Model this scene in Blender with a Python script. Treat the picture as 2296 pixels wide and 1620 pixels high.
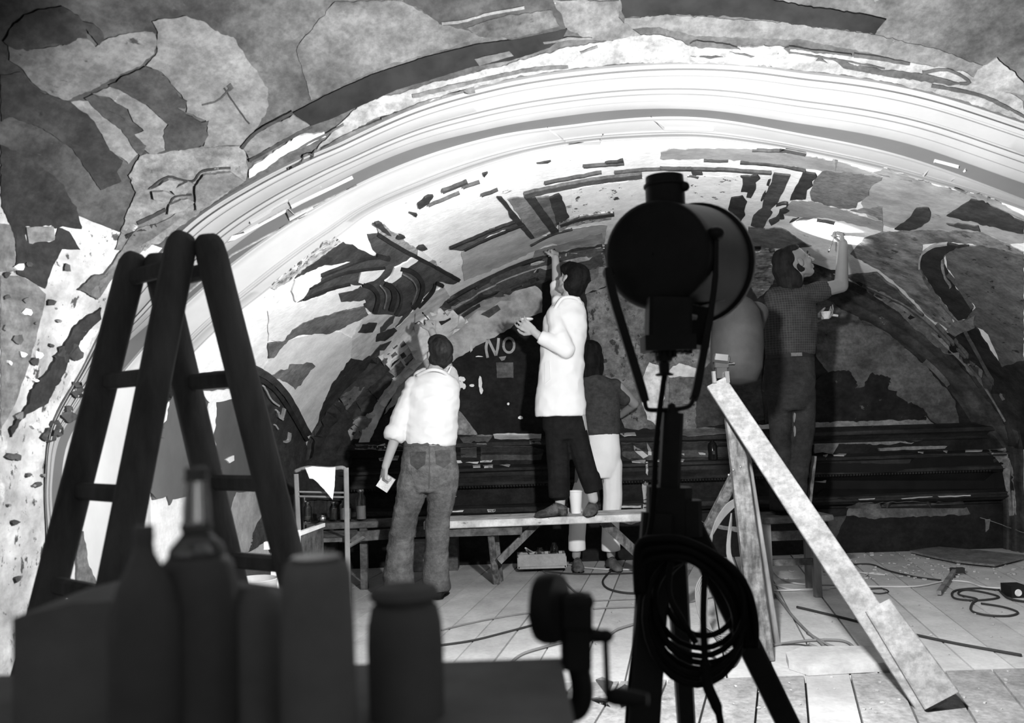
import bpy, bmesh, math, random
from mathutils import Vector, Matrix, noise
from mathutils.bvhtree import BVHTree
from mathutils.geometry import delaunay_2d_cdt
random.seed(7)
S = bpy.context.scene
COL = S.collection
for o in list(bpy.data.objects): bpy.data.objects.remove(o)
V = Vector
# ---------------------------------------------------------------- camera
EYE = V((0, 0, 1.18)); F = 2000.0
PITCH = math.radians(3.63); ROLL = math.radians(1.8)
fw = V((0, math.cos(PITCH), math.sin(PITCH)))
r0 = V((1, 0, 0)); u0 = V((0, -math.sin(PITCH), math.cos(PITCH)))
rt = r0*math.cos(ROLL) - u0*math.sin(ROLL)
up = u0*math.cos(ROLL) + r0*math.sin(ROLL)
cd = bpy.data.cameras.new('camera'); cam = bpy.data.objects.new('camera', cd); COL.objects.link(cam)
cam.matrix_world = Matrix(((rt.x, up.x, -fw.x, EYE.x), (rt.y, up.y, -fw.y, EYE.y), (rt.z, up.z, -fw.z, EYE.z), (0, 0, 0, 1)))
cd.sensor_width = 36; cd.lens = F/2296*36; cd.clip_start = 0.02
cd.dof.use_dof = True; cd.dof.focus_distance = 6.2; cd.dof.aperture_fstop = 4.2
S.camera = cam
# ---------------------------------------------------------------- world, exposure, lamps
W = bpy.data.worlds.new('world'); S.world = W; W.use_nodes = True
W.node_tree.nodes['Background'].inputs[0].default_value = (1, 1, 1, 1)
W.node_tree.nodes['Background'].inputs[1].default_value = 0.13
S.view_settings.view_transform = 'Standard'; S.view_settings.look = 'None'
S.view_settings.exposure = 0.0; S.view_settings.gamma = 1.0
S.view_settings.use_curve_mapping = False
def lamp(name, kind, loc, target, energy, **k):
    L = bpy.data.lights.new(name, kind); L.energy = energy
    for a, b in k.items(): setattr(L, a, b)
    o = bpy.data.objects.new(name, L); COL.objects.link(o); o.location = loc
    o.rotation_euler = (V(target)-V(loc)).to_track_quat('-Z', 'Y').to_euler(); return o
# beams of the big floodlight (housing further down), then an added spot without fixture
L1 = lamp('floodlight_beam', 'SPOT', (0.50, 2.42, 1.58), (0.42, 4.8, 1.82), 700, spot_size=math.radians(167), spot_blend=0.15, shadow_soft_size=0.045)
L1b = lamp('floodlight_hot_core', 'SPOT', (0.50, 2.42, 1.58), (1.9, 3.75, 2.65), 170, spot_size=math.radians(78), spot_blend=1.0, shadow_soft_size=0.045)
L2 = lamp('added_spot_beam', 'SPOT', (1.98, 6.12, 1.86), (2.16, 6.22, 2.5), 60, spot_size=math.radians(52), spot_blend=0.4, shadow_soft_size=0.02)  # added source hidden behind the long-haired man, apart from the lamp housing

# ---------------------------------------------------------------- pixel rays -> points of the place
def ray(px, py): return fw*F + rt*(px-1148) - up*(py-810)
def P(px, py, d):
    r = ray(px, py); return EYE + r*(d/r.y)
def G(px, py, z=0.0):
    r = ray(px, py); return EYE + r*((z-EYE.z)/r.z)
def q(ox, oy, s, pts): return [(ox+x/s, oy+y/s) for x, y in pts]
# ---------------------------------------------------------------- materials
MATS = {}
def mat(name, base, var=0.15, scale=6, bump=0.15, bscale=30, rough=0.85, spots=None, stretch=(1, 1, 1), metal=0.0, dark=None, detail=6, grime=True):
    if name in MATS: return MATS[name]
    m = bpy.data.materials.new(name); m.use_nodes = True; nt = m.node_tree; N = nt.nodes; Lk = nt.links
    b = N['Principled BSDF']; b.inputs['Roughness'].default_value = rough; b.inputs['Metallic'].default_value = metal
    b.inputs['Specular IOR Level'].default_value = 0.12
    tc = N.new('ShaderNodeTexCoord'); mp = N.new('ShaderNodeMapping'); mp.inputs['Scale'].default_value = stretch
    Lk.new(tc.outputs['Object'], mp.inputs['Vector'])
    n1 = N.new('ShaderNodeTexNoise'); n1.inputs['Scale'].default_value = scale; n1.inputs['Detail'].default_value = detail
    n1.inputs['Roughness'].default_value = 0.62
    Lk.new(mp.outputs[0], n1.inputs['Vector'])
    cr = N.new('ShaderNodeValToRGB')
    lo = max(base*(1-var), 0.0) if dark is None else dark; hi = min(base*(1+var), 0.95)
    cr.color_ramp.elements[0].position = 0.36; cr.color_ramp.elements[1].position = 0.64
    cr.color_ramp.elements[0].color = (lo, lo, lo, 1); cr.color_ramp.elements[1].color = (hi, hi, hi, 1)
    Lk.new(n1.outputs['Fac'], cr.inputs['Fac']); out = cr.outputs['Color']
    for sp in (spots or []):
        c, th, sc, st, soft = sp
        mp2 = N.new('ShaderNodeMapping'); mp2.inputs['Scale'].default_value = st; mp2.inputs['Location'].default_value = (sc*.37, c*9, th*5)
        Lk.new(tc.outputs['Object'], mp2.inputs['Vector'])
        n2 = N.new('ShaderNodeTexNoise'); n2.inputs['Scale'].default_value = sc; n2.inputs['Detail'].default_value = 8; n2.inputs['Roughness'].default_value = 0.68
        Lk.new(mp2.outputs[0], n2.inputs['Vector'])
        c2 = N.new('ShaderNodeValToRGB'); c2.color_ramp.elements[0].position = th; c2.color_ramp.elements[1].position = th+soft
        Lk.new(n2.outputs['Fac'], c2.inputs['Fac'])
        mx = N.new('ShaderNodeMix'); mx.data_type = 'RGBA'
        Lk.new(c2.outputs['Color'], mx.inputs[0]); Lk.new(out, mx.inputs[6]); mx.inputs[7].default_value = (c, c, c, 1)
        out = mx.outputs[2]
    if grime and bump >= .12 and rough > .75:       # grime and grain of old surfaces
        for sc_, lo_, st_ in ((38, .72, (1, 1, 1)), (9, .70, (1, .6, 2.2))):
            mp4 = N.new('ShaderNodeMapping'); mp4.inputs['Scale'].default_value = st_; Lk.new(tc.outputs['Object'], mp4.inputs['Vector'])
            n4 = N.new('ShaderNodeTexNoise'); n4.inputs['Scale'].default_value = sc_; n4.inputs['Detail'].default_value = 9; n4.inputs['Roughness'].default_value = .7
            Lk.new(mp4.outputs[0], n4.inputs['Vector']); c4 = N.new('ShaderNodeValToRGB'); c4.color_ramp.elements[0].position = .40; c4.color_ramp.elements[1].position = .58
            lo_ = lo_ if base < .3 else .90; c4.color_ramp.elements[0].color = (lo_, lo_, lo_, 1); c4.color_ramp.elements[1].color = (1.0, 1.0, 1.0, 1); Lk.new(n4.outputs['Fac'], c4.inputs[0])
            m4 = N.new('ShaderNodeMix'); m4.data_type = 'RGBA'; m4.blend_type = 'MULTIPLY'; m4.inputs[0].default_value = 1; Lk.new(out, m4.inputs[6]); Lk.new(c4.outputs[0], m4.inputs[7]); out = m4.outputs[2]
    Lk.new(out, b.inputs['Base Color'])
    if bump:
        n3 = N.new('ShaderNodeTexNoise'); n3.inputs['Scale'].default_value = bscale; n3.inputs['Detail'].default_value = 6
        Lk.new(mp.outputs[0], n3.inputs['Vector'])
        bp = N.new('ShaderNodeBump'); bp.inputs['Strength'].default_value = bump; bp.inputs['Distance'].default_value = 0.01
        Lk.new(n3.outputs['Fac'], bp.inputs['Height']); Lk.new(bp.outputs[0], b.inputs['Normal'])
    MATS[name] = m; return m
def tone(t, **k):      # plaster or paint of a given greyness 0..100
    k.setdefault('spots', [(.30, .70, 15, (1, 1, 1), .02), (t/160, .62, 30, (1, 1, 1), .1)] if t <= 12 else [(.07, .685, 17, (1, 1, 1), .03), (min(.9, t/70), .62, 24, (1, 1, 1), .12)])
    return mat('plaster_%d%s' % (t, ''.join('_'+a+str(k[a])[:6] for a in k if a != 'spots')), t/100, **dict(dict(var=.22, scale=7, bump=.25, bscale=45), **k))
# ---------------------------------------------------------------- mesh building
class MB:
    def __init__(s): s.v = []; s.f = []
    def add(s, vs, fs):
        n = len(s.v); s.v += [V(v) for v in vs]; s.f += [tuple(i+n for i in f) for f in fs]; return s
    def box(s, c, size, rot=None):
        c = V(c); sx, sy, sz = [a/2 for a in size]; R = rot or Matrix.Identity(3)
        vs = [c+R@V((x*sx, y*sy, z*sz)) for x in (-1, 1) for y in (-1, 1) for z in (-1, 1)]
        return s.add(vs, [(0, 1, 3, 2), (4, 6, 7, 5), (0, 4, 5, 1), (2, 3, 7, 6), (0, 2, 6, 4), (1, 5, 7, 3)])
    def beam(s, p0, p1, w, h, upv=(0, 0, 1), w1=None, h1=None, bev=0.0):
        p0, p1 = V(p0), V(p1); d = (p1-p0).normalized(); u = V(upv)
        a = d.cross(u).normalized(); b = a.cross(d).normalized()
        w1 = w if w1 is None else w1; h1 = h if h1 is None else h1; vs = []
        def sec(p, w, h):
            e = bev
            return [p+a*x+b*y for x, y in ((-w/2+e, -h/2), (w/2-e, -h/2), (w/2, -h/2+e), (w/2, h/2-e), (w/2-e, h/2), (-w/2+e, h/2), (-w/2, h/2-e), (-w/2, -h/2+e))]
        if bev <= 0:
            sec = lambda p, w, h: [p+a*x*w/2+b*y*h/2 for x, y in ((-1, -1), (1, -1), (1, 1), (-1, 1))]
        A = sec(p0, w, h); B = sec(p1, w1, h1); n = len(A)
        return s.add(A+B, [tuple(range(n))[::-1], tuple(range(n, 2*n))]+[(i, (i+1) % n, n+(i+1) % n, n+i) for i in range(n)])
    def rings(s, rs, cap=True, n=None):
        n = len(rs[0]); vs = [v for r in rs for v in r]; fs = []
        for k in range(len(rs)-1):
            for i in range(n):
                j = (i+1) % n; fs.append((k*n+i, k*n+j, (k+1)*n+j, (k+1)*n+i))
        if cap: fs.append(tuple(range(n))[::-1]); fs.append(tuple(range((len(rs)-1)*n, len(rs)*n)))
        return s.add(vs, fs)
    def tube(s, pts, r, n=8, cap=True):
        pts = [V(p) for p in pts]; rs = []; prev = None
        rr = r if isinstance(r, (list, tuple)) else [r]*len(pts)
        for i, p in enumerate(pts):
            d = (pts[min(i+1, len(pts)-1)]-pts[max(i-1, 0)])
            d = d.normalized() if d.length > 1e-9 else V((0, 0, 1))
            if prev is None: a = d.orthogonal().normalized()
            else:
                a = prev - d*prev.dot(d); a = a.normalized() if a.length > 1e-6 else d.orthogonal().normalized()
            prev = a; b = d.cross(a)
            rs.append([p+(a*math.cos(t)+b*math.sin(t))*rr[i] for t in [2*math.pi*k/n for k in range(n)]])
        return s.rings(rs, cap)
    def lathe(s, c, prof, n=24, ax=(0, 0, 1), cap=True):
        c = V(c); ax = V(ax).normalized(); a = ax.orthogonal().normalized(); b = ax.cross(a)
        return s.rings([[c+ax*h+(a*math.cos(2*math.pi*k/n)+b*math.sin(2*math.pi*k/n))*max(r, 1e-4) for k in range(n)] for r, h in prof], cap)
    def ell(s, c, r, rot=None, n=16, m=10):
        c = V(c); R = rot or Matrix.Identity(3); rs = []
        for k in range(m+1):
            t = math.pi*(k+.02)/(m+.04); rs.append([c+R@V((r[0]*math.sin(t)*math.cos(a), r[1]*math.sin(t)*math.sin(a), r[2]*math.cos(t))) for a in [2*math.pi*i/n for i in range(n)]])
        return s.rings(rs[::-1])
    def cap(s, p0, p1, r0, r1, n=12):      # round-ended tapered limb
        p0, p1 = V(p0), V(p1); d = p1-p0; L = d.length
        if L < 1e-6: return s.ell(p0, (r0,)*3)
        prof = [(r0*math.cos(t), -r0*math.sin(t)) for t in (1.5, 1.1, .7, .35)]+[(r0, 0), (r1, L)]+[(r1*math.cos(t), L+r1*math.sin(t)) for t in (.35, .7, 1.1, 1.5)]
        return s.lathe(p0, prof, n, d)
    def limb(s, pts, rs):
        for i in range(len(pts)-1): s.cap(pts[i], pts[i+1], rs[i], rs[i+1])
        return s
    def loft(s, secs, n=24):               # (centre, rx, ry[, right vector, forward vector])
        rs = []
        for q_ in secs:
            c, rx, ry = V(q_[0]), q_[1], q_[2]; a = V(q_[3]) if len(q_) > 3 else V((1, 0, 0)); b = V(q_[4]) if len(q_) > 4 else V((0, 1, 0))
            rs.append([c+a*rx*math.cos(t)+b*ry*math.sin(t) for t in [2*math.pi*k/n for k in range(n)]])
        return s.rings(rs)
ROOT = {}
def loc_of(p):
    while p and p.parent: p = p.parent
    return V(p.location) if p else V((0, 0, 0))
def obj(name, mb, m, parent=None, smooth=False, origin=None, **props):
    off = loc_of(parent) if parent else (V(origin) if origin is not None else V((0, 0, 0)))
    me = bpy.data.meshes.new(name)
    if isinstance(mb, MB): me.from_pydata([tuple(v-off) for v in mb.v], [], mb.f)
    else:
        me = mb
        for v in me.vertices: v.co -= off
    me.validate(); me.update()
    if m: me.materials.clear(); me.materials.append(m)
    if smooth is True: me.polygons.foreach_set('use_smooth', [True]*len(me.polygons))
    elif smooth:
        me.polygons.foreach_set('use_smooth', [True]*len(me.polygons)); me.set_sharp_from_angle(angle=math.radians(smooth))
    o = bpy.data.objects.new(name, me); COL.objects.link(o)
    if parent: o.parent = parent
    else: o.location = off
    bm = bmesh.new(); bm.from_mesh(me); bmesh.ops.recalc_face_normals(bm, faces=bm.faces) if props.pop('fixn', True) else None; bm.to_mesh(me); bm.free()
    for k, v in props.items(): o[k] = v
    return o
def thing(name, label, cat, loc, group=None):
    o = bpy.data.objects.new(name, None); COL.objects.link(o); o.location = loc; o.empty_display_size = .1
    o['label'] = label; o['category'] = cat
    if group: o['group'] = group
    return o
def fuse(mb, voxel, smooth=4, wrinkle=0, wscale=(9, 9, 3), seed=0):      # melt overlapping volumes into one skin
    me = bpy.data.meshes.new('t'); me.from_pydata([tuple(v) for v in mb.v], [], mb.f); me.validate()
    bm = bmesh.new(); bm.from_mesh(me); bmesh.ops.recalc_face_normals(bm, faces=bm.faces); bm.to_mesh(me); bm.free()
    o = bpy.data.objects.new('t', me); COL.objects.link(o)
    r = o.modifiers.new('r', 'REMESH'); r.mode = 'VOXEL'; r.voxel_size = voxel; r.use_smooth_shade = True
    if smooth: sm = o.modifiers.new('s', 'SMOOTH'); sm.factor = .5; sm.iterations = smooth
    dg = bpy.context.evaluated_depsgraph_get(); res = bpy.data.meshes.new_from_object(o.evaluated_get(dg))
    bpy.data.objects.remove(o)
    if wrinkle:
        cs = []; nr = [v.normal.copy() for v in res.vertices]
        for v, n in zip(res.vertices, nr):
            p = V((v.co.x*wscale[0]+seed, v.co.y*wscale[1], v.co.z*wscale[2]))
            t = noise.noise(p)+.5*noise.noise(p*2.3)
            ridge = (1-abs(noise.noise(p*1.3+V((5, 1, 2))))*2.2)
            cs.append(v.co+n*wrinkle*(t*.6+ridge*.5))
        for v, c in zip(res.vertices, cs): v.co = c
    return res
def spline(pts, k=6):
    pts = [V(p) for p in pts]
    if len(pts) < 3: return pts
    out = []
    for i in range(len(pts)-1):
        a, b, c, d = pts[max(i-1, 0)], pts[i], pts[i+1], pts[min(i+2, len(pts)-1)]
        for j in range(k):
            t = j/k; out.append(.5*((2*b)+(c-a)*t+(2*a-5*b+4*c-d)*t*t+(3*b-a-3*c+d)*t*t*t))
    out.append(pts[-1]); return out
# ================================================================ the vaulted room
CX, CY = 1520.0, 1000.0
def polar(pts):
    a = []
    for x, y in pts:
        t = math.degrees(math.atan2(CY-y, x-CX))
        if t < -90: t += 360
        a.append((t, math.hypot(x-CX, CY-y)))
    a.sort(key=lambda z: z[0]); return a
def rad(c, t):
    if t <= c[0][0]: return c[0][1]
    if t >= c[-1][0]: return c[-1][1]
    for i in range(len(c)-1):
        if c[i][0] <= t <= c[i+1][0]:
            u = (t-c[i][0])/(c[i+1][0]-c[i][0]+1e-9)
            p0 = c[max(i-1, 0)]; p3 = c[min(i+2, len(c)-1)]; h = c[i+1][0]-c[i][0]
            m1 = (c[i+1][1]-p0[1])/(c[i+1][0]-p0[0]+1e-9)*h; m2 = (p3[1]-c[i][1])/(p3[0]-c[i][0]+1e-9)*h
            return (2*u**3-3*u*u+1)*c[i][1]+(u**3-2*u*u+u)*m1+(-2*u**3+3*u*u)*c[i+1][1]+(u**3-u*u)*m2
K0 = polar([(764, 1560), (764, 1300), (768, 1100), (790, 1005), (830, 935), (880, 865), (940, 800), (1000, 747), (1080, 690), (1150, 655), (1240, 622), (1350, 597), (1480, 588), (1620, 602), (1760, 645), (1907, 711), (1990, 752), (2073, 815), (2144, 895), (2190, 962), (2238, 1010), (2242, 1100), (2242, 1300), (2242, 1500)])
K1 = polar([(688, 1560), (688, 1300), (688, 1100), (690, 990), (760, 890), (850, 795), (920, 735), (987, 689), (1070, 634), (1200, 579), (1350, 548), (1480, 540), (1620, 545), (1780, 575), (1901, 622), (2025, 687), (2144, 782), (2256, 889), (2292, 985), (2296, 1100), (2296, 1300), (2296, 1500)])
KE = polar([(332, 1900), (332, 1300), (335, 1100), (345, 960), (375, 862), (460, 762), (600, 647), (750, 533), (820, 481), (959, 418), (1100, 365), (1266, 324), (1420, 310), (1550, 307), (1720, 325), (1893, 359), (2088, 408), (2296, 470), (2500, 570), (2700, 720), (2830, 960), (2850, 1200), (2850, 1800)])
K3 = polar([(140, 1900), (138, 1250), (136, 1090), (160, 972), (273, 832), (411, 682), (504, 602), (620, 517), (750, 439), (924, 359), (1098, 307), (1300, 277), (1550, 262), (1800, 300), (2067, 362), (2296, 446), (2560, 560), (2800, 740), (2950, 1000), (2960, 1900)])
K4 = polar([(118, 1900), (116, 1250), (116, 1080), (132, 985), (170, 920), (266, 788), (356, 705), (494, 576), (620, 484), (750, 411), (924, 334), (1098, 289), (1300, 256), (1550, 245), (1800, 278), (2088, 338), (2296, 411), (2570, 520), (2830, 720), (3000, 1000), (3000, 1900)])
K5 = polar([(100, 1900), (98, 1250), (98, 1090), (112, 961), (180, 830), (225, 740), (300, 635), (418, 502), (557, 411), (660, 358), (766, 312), (924, 240), (1098, 188), (1307, 153), (1496, 139), (1700, 146), (1844, 164), (2088, 206), (2296, 272), (2560, 380), (2900, 650), (3100, 1000), (3100, 1900)])
K6 = [(t, r+260) for t, r in K5]
K7 = [(t, r+760) for t, r in K5]
XL = 1.75
def depth(px, dtop):
    d = dtop
    if px < 1100:
        dl = XL*F/(1148-px); k = .22      # smooth minimum with the left wall plane
        h = max(k-abs(d-dl), 0)/k; d = min(d, dl)-h*h*k*.25
    return d
NT = 360
TH = [218-(218+38)*i/NT for i in range(NT+1)]
def pt(c, t, dtop):
    r = rad(c, t); a = math.radians(t); px, py = CX+r*math.cos(a), CY-r*math.sin(a)
    p = P(px, py, depth(px, dtop)); return p
def surf(ca, da, cb, db, prof, t0=218, t1=-38, rough=0, steps=None, xrough=0):
    """skin from curve a to curve b; prof = list of (s, inward relief)"""
    mb = MB(); rows = []; ts = [t for t in TH if t1 <= t <= t0]
    for t in ts:
        A, B = pt(ca, t, da), pt(cb, t, db); axis = P(CX, CY-100, (da+db)/2)
        row = []
        for s, rel in prof:
            p = A.lerp(B, s)
            inw = V((axis.x-p.x, 0, axis.z-p.z)).normalized()*.6 + V((0, -.8, 0))*.8
            if rough:
                w = noise.noise(p*2.2)*.6+noise.noise(p*6)*.3+noise.noise(p*15)*.22+noise.noise(p*34)*.1
                rel2 = rel+w*rough*(1 if 0 < s < 1 else .15)
            else: rel2 = rel
            p = p+inw*rel2
            if p.z < -.02: p.z = -.02
            row.append(p)
        rows.append(row)
    m = len(prof); mb.v = [p for r in rows for p in r]
    mb.f = [(i*m+j, i*m+j+1, (i+1)*m+j+1, (i+1)*m+j) for i in range(len(rows)-1) for j in range(m-1)]
    return mb
def lin(n): return [(i/n, 0) for i in range(n+1)]
SHELL = []
def shell(name, mb, m, smooth=40, **k):
    o = obj(name, mb, m, smooth=smooth, fixn=False, kind='structure', **k); SHELL.append((mb, o)); return o
D0, D1, DE, D3, D4, D5, D6, D7 = 7.4, 7.1, 4.35, 3.98, 3.9, 3.6, 3.2, 2.5
M_white = mat('white_stucco', .22, var=.06, scale=3, bump=.08, bscale=20, spots=[(.5, .70, 9, (1, 1, 1), .05)])
M_grey_band = mat('grey_stucco', .08, var=.06, scale=3, bump=.05)  # even grey, darker than the stucco on either side
M_vault = mat('scraped_vault_plaster', .86, var=.13, scale=3.5, bump=.3, bscale=30, spots=[(.30, .66, 7, (1, 1, 1), .02), (.12, .70, 16, (1, .5, 2), .02)])
M_ceil = mat('old_vault_paint', .055, var=.5, scale=3.2, bump=.45, bscale=26, spots=[(.06, .62, 12, (1, 1, 3), .05), (.17, .66, 3.5, (1, 1, 1), .06)])
M_lime = mat('rough_lime_wall', .34, var=.35, scale=5, bump=1.0, bscale=22, spots=[(.6, .58, 4, (1, 1, 1), .1), (.05, .60, 15, (1, 1, .6), .03), (.10, .62, 34, (1, 1, 1), .03)])
# white arch: outer mouldings, cove, grey fillet, panelled inner face
prof_out = [(0, 0), (.02, .02), (.06, .02), (.075, .004), (.12, .004), (.13, .024), (.20, .028), (.22, .010), (.25, .010), (.26, .02), (.48, .02), (.50, .004), (.53, .004), (.54, .02), (.60, .024), (.61, .008), (.64, .008), (.65, .02), (.74, .022), (.75, .006), (.80, .006), (.81, .014), (.97, .012), (1, 0)]
shell('trim_1', surf(K5, D5, K4, D4, prof_out), M_white)
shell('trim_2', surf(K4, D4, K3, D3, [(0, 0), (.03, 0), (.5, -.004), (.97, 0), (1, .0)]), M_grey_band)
prof_in = [(0, 0), (.02, .02), (.06, .02), (.07, .012)]+[(.07+.55*i/6, .012) for i in range(1, 7)]+[(.63, .024), (.68, .024), (.69, .010), (.73, .010), (.74, .026), (.80, .026), (.81, .008), (.97, .008), (.98, .02), (1, .02)]
shell('trim_3', surf(K3, D3, KE, DE, prof_in), mat('white_stucco_inner', .38, var=.06, scale=3, bump=.08, bscale=20))
oc = shell('ceiling', surf(K6, D6, K5, D5, lin(22), t0=159, rough=.03), M_ceil)
oc2 = shell('ceiling', surf(K7, D7, K6, D6, lin(8), t0=159, rough=.04), M_ceil)
ow = shell('wall_left', surf(K6, D6, K5, D5, lin(40), t1=158, rough=.055), M_lime)
ow2 = shell('wall_left', surf(K7, D7, K6, D6, lin(16), t1=158, rough=.05), M_lime)
K8 = [(t, r+1750) for t, r in K5]
shell('ceiling', surf(K8, 1.45, K7, D7, lin(8), t0=159, rough=.04), M_ceil)
shell('wall_left', surf(K8, 1.45, K7, D7, lin(10), t1=158, rough=.05), M_lime)
vt = shell('ceiling', surf(KE, DE, K1, D1, lin(30), t0=183, t1=-38), M_vault)
M_lw = mat('left_wall_plaster', .6, var=.1, scale=4, bump=.3, spots=[(.35, .66, 6, (1, 1, 1), .05)])
lw = shell('wall_left', surf(KE, DE, K1, D1, lin(20), t1=182), M_lw)
prof_l = [(0, 0), (.05, .03), (.15, .035), (.2, .015), (.3, .02), (.36, .045), (.5, .045), (.55, .02), (.62, .02), (.7, .04), (.85, .035), (.9, .01), (1, 0)]
M_band = mat('dark_painted_moulding', .045, var=.45, scale=5, bump=.3, spots=[(.30, .67, 9, (1, 1, 1), .03)])
shell('trim_4', surf(K1, D1, K0, D0, prof_l), M_band)
# back wall
M_back = mat('dark_wall_paint', .018, var=.35, scale=4, bump=.25, spots=[(.25, .735, 14, (1, 1, 1), .02)])
a = P(690, 500, D0+.02)
nx, nz = 90, 50; mbk = MB()
mbk.v = [V((-1.8+6.1*i/nx, D0, -.02+3.2*j/nz)) for i in range(nx+1) for j in range(nz+1)]
mbk.f = [(i*(nz+1)+j, i*(nz+1)+j+1, (i+1)*(nz+1)+j+1, (i+1)*(nz+1)+j) for i in range(nx) for j in range(nz)]
wb = shell('wall_back', mbk, M_back)
def bvh(items):
    vs, fs = [], []
    for mb, _ in items:
        n = len(vs); vs += mb.v; fs += [tuple(i+n for i in f) for f in mb.f]
    return BVHTree.FromPolygons(vs, fs)
TREE = bvh(SHELL)
def hit(px, py, tree=None):
    r = ray(px, py).normalized(); h = (tree or TREE).ray_cast(EYE, r)
    if h[0] is None: return None, None
    n = h[1]
    if n.dot(r) > 0: n = -n
    return h[0], n
def inside(x, y, poly):
    c = False; j = len(poly)-1
    for i in range(len(poly)):
        xi, yi = poly[i]; xj, yj = poly[j]
        if (yi > y) != (yj > y) and x < (xj-xi)*(y-yi)/(yj-yi)+xi: c = not c
        j = i
    return c
LAYER = [0]
def jag(poly, amp, step, rnd, closed=True):
    out = []; n = len(poly)
    for i in range(n if closed else n-1):
        (x0, y0), (x1, y1) = poly[i], poly[(i+1) % n]; L = math.hypot(x1-x0, y1-y0); k = max(1, int(L/step))
        for j in range(k):
            t = j/k; x, y = x0+(x1-x0)*t, y0+(y1-y0)*t
            w = noise.noise(V((x*.06, y*.06, rnd)))*1.1+noise.noise(V((x*.2, y*.2, rnd+9)))*.8
            w2 = noise.noise(V((x*.06, y*.06, rnd+33)))*1.1+noise.noise(V((x*.2, y*.2, rnd+49)))*.8
            out.append((x+w*amp, y+w2*amp))
    if not closed: out.append(poly[-1])
    return out
def patch(poly, m, h=.006, amp=3, step=7, grid=None, parent=None, name='paint_patch', tree=None):
    if parent in (ow, oc) and name != 'stone': h = min(h, .014)*.8
    """one flake or coat of paint: outline laid on the masonry, with its own thickness"""
    LAYER[0] += 1; poly = jag(poly, amp, step, LAYER[0]*1.7) if amp else jag(poly, 0, step*3, 0)
    xs = [p[0] for p in poly]; ys = [p[1] for p in poly]; w, hh = max(xs)-min(xs), max(ys)-min(ys)
    g = grid or max(9, min(34, (w+hh)/26)); pts = [V(p) for p in poly]; n = len(pts)
    y = min(ys)+g/2
    while y < max(ys):
        x = min(xs)+g/2
        while x < max(xs):
            if inside(x, y, poly) and min((x-p[0])**2+(y-p[1])**2 for p in poly) > (g*.3)**2: pts.append(V((x, y)))
            x += g
        y += g*.87
    ov, oe, of, a_, b_, c_ = delaunay_2d_cdt(pts, [(i, (i+1) % n) for i in range(n)], [list(range(n))], 1, 1e-4)
    top = []; bot = []
    for v in ov:
        p, nn = hit(v.x, v.y, tree)
        if p is None: return None
        top.append(p+nn*h); bot.append(p-nn*.003)
    mb = MB(); k = len(ov); mb.v = top+bot; mb.f = [tuple(f) for f in of]
    from collections import Counter
    cnt = Counter(); direct = {}
    for f in of:
        for i in range(len(f)):
            e = (f[i], f[(i+1) % len(f)]); cnt[tuple(sorted(e))] += 1; direct[tuple(sorted(e))] = e
    for e, c in cnt.items():
        if c == 1: a0, b0 = direct[e]; mb.f.append((b0, a0, a0+k, b0+k))
    return obj(name, mb, m, parent or vt, smooth=35, fixn=True)
def stroke(pts, w, m, h=.008, parent=None, amp=1.2, name='paint_line', w1=None, tree=None, smooth=True):
    sp = [(p.x, p.y) for p in spline([V((x, y, 0)) for x, y in pts], 5)] if (smooth and len(pts) > 2) else pts
    L = []; R = []; n = len(sp)
    for i, p in enumerate(sp):
        a, b = sp[max(i-1, 0)], sp[min(i+1, n-1)]; dx, dy = b[0]-a[0], b[1]-a[1]; l = math.hypot(dx, dy)+1e-9
        ww = w if w1 is None else w+(w1-w)*i/(n-1); nx_, ny_ = -dy/l*ww/2, dx/l*ww/2
        L.append((p[0]+nx_, p[1]+ny_)); R.append((p[0]-nx_, p[1]-ny_))
    return patch(L+R[::-1], m, h=h, amp=amp, step=8, parent=parent, name=name, tree=tree, grid=60)
# ================================================================ peeling coats of paint, patches and small mouldings
def A_(*p): return q(0, 0, 2.87, p)
def B_(*p): return q(750, 0, 2.87, p)
def C_(*p): return q(1496, 0, 2.87, p)
def D_(*p): return q(0, 480, 3.116, p)
def E_(*p): return q(600, 480, 3.827, p)
def F_(*p): return q(1100, 480, 3.827, p)
def H_(*p): return q(1640, 480, 3.375, p)
def I_(*p): return q(1480, 330, 4.592, p)
def J_(*p): return q(1960, 540, 3.116, p)
def K_(*p): return q(1080, 880, 3.5875, p)
def L_(*p): return q(1700, 900, 3.852, p)
def N_(*p): return q(580, 900, 3.24, p)
dk = dict(var=.25, bump=.12)
T3, T5, T8, T12, T16, T20 = tone(3, **dk), tone(5, **dk), tone(8, **dk), tone(12), tone(16), tone(20)
T26, T34, T45, T60, T80 = tone(26), tone(34), tone(45), tone(60), tone(80, var=.08)
c = oc
# --- outer vault, left
patch(A_((0,480),(130,460),(250,590),(450,650),(600,770),(660,870),(700,960),(790,1030),(750,1100),(780,1160),(650,1220),(560,1100),(460,950),(330,860),(220,800),(60,750),(0,780)), tone(3, **dk), h=.005, parent=c)
patch(A_((0,930),(100,970),(250,1060),(400,1180),(490,1330),(525,1470),(400,1455),(350,1470),(330,1450),(160,1460),(150,1560),(110,1600),(60,1440),(0,1330)), T3, h=.005, parent=ow)
patch(D_((100,80),(150,70),(180,190),(380,190),(400,90),(480,120),(560,250),(430,245),(370,350),(310,520),(200,460),(110,420)), T3, h=.006, parent=ow, amp=2)
patch(D_((0,430),(120,430),(250,490),(320,560),(290,700),(250,860),(180,1100),(100,1330),(0,1500)), tone(16, var=.3), h=.004, parent=ow, amp=2)
patch(D_((-40,60),(60,70),(100,150),(105,400),(-40,400)), T16, h=.004, parent=ow, amp=2)
patch(D_((170,85),(365,85),(380,185),(190,200)), T20, h=.011, parent=ow, amp=2)
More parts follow.
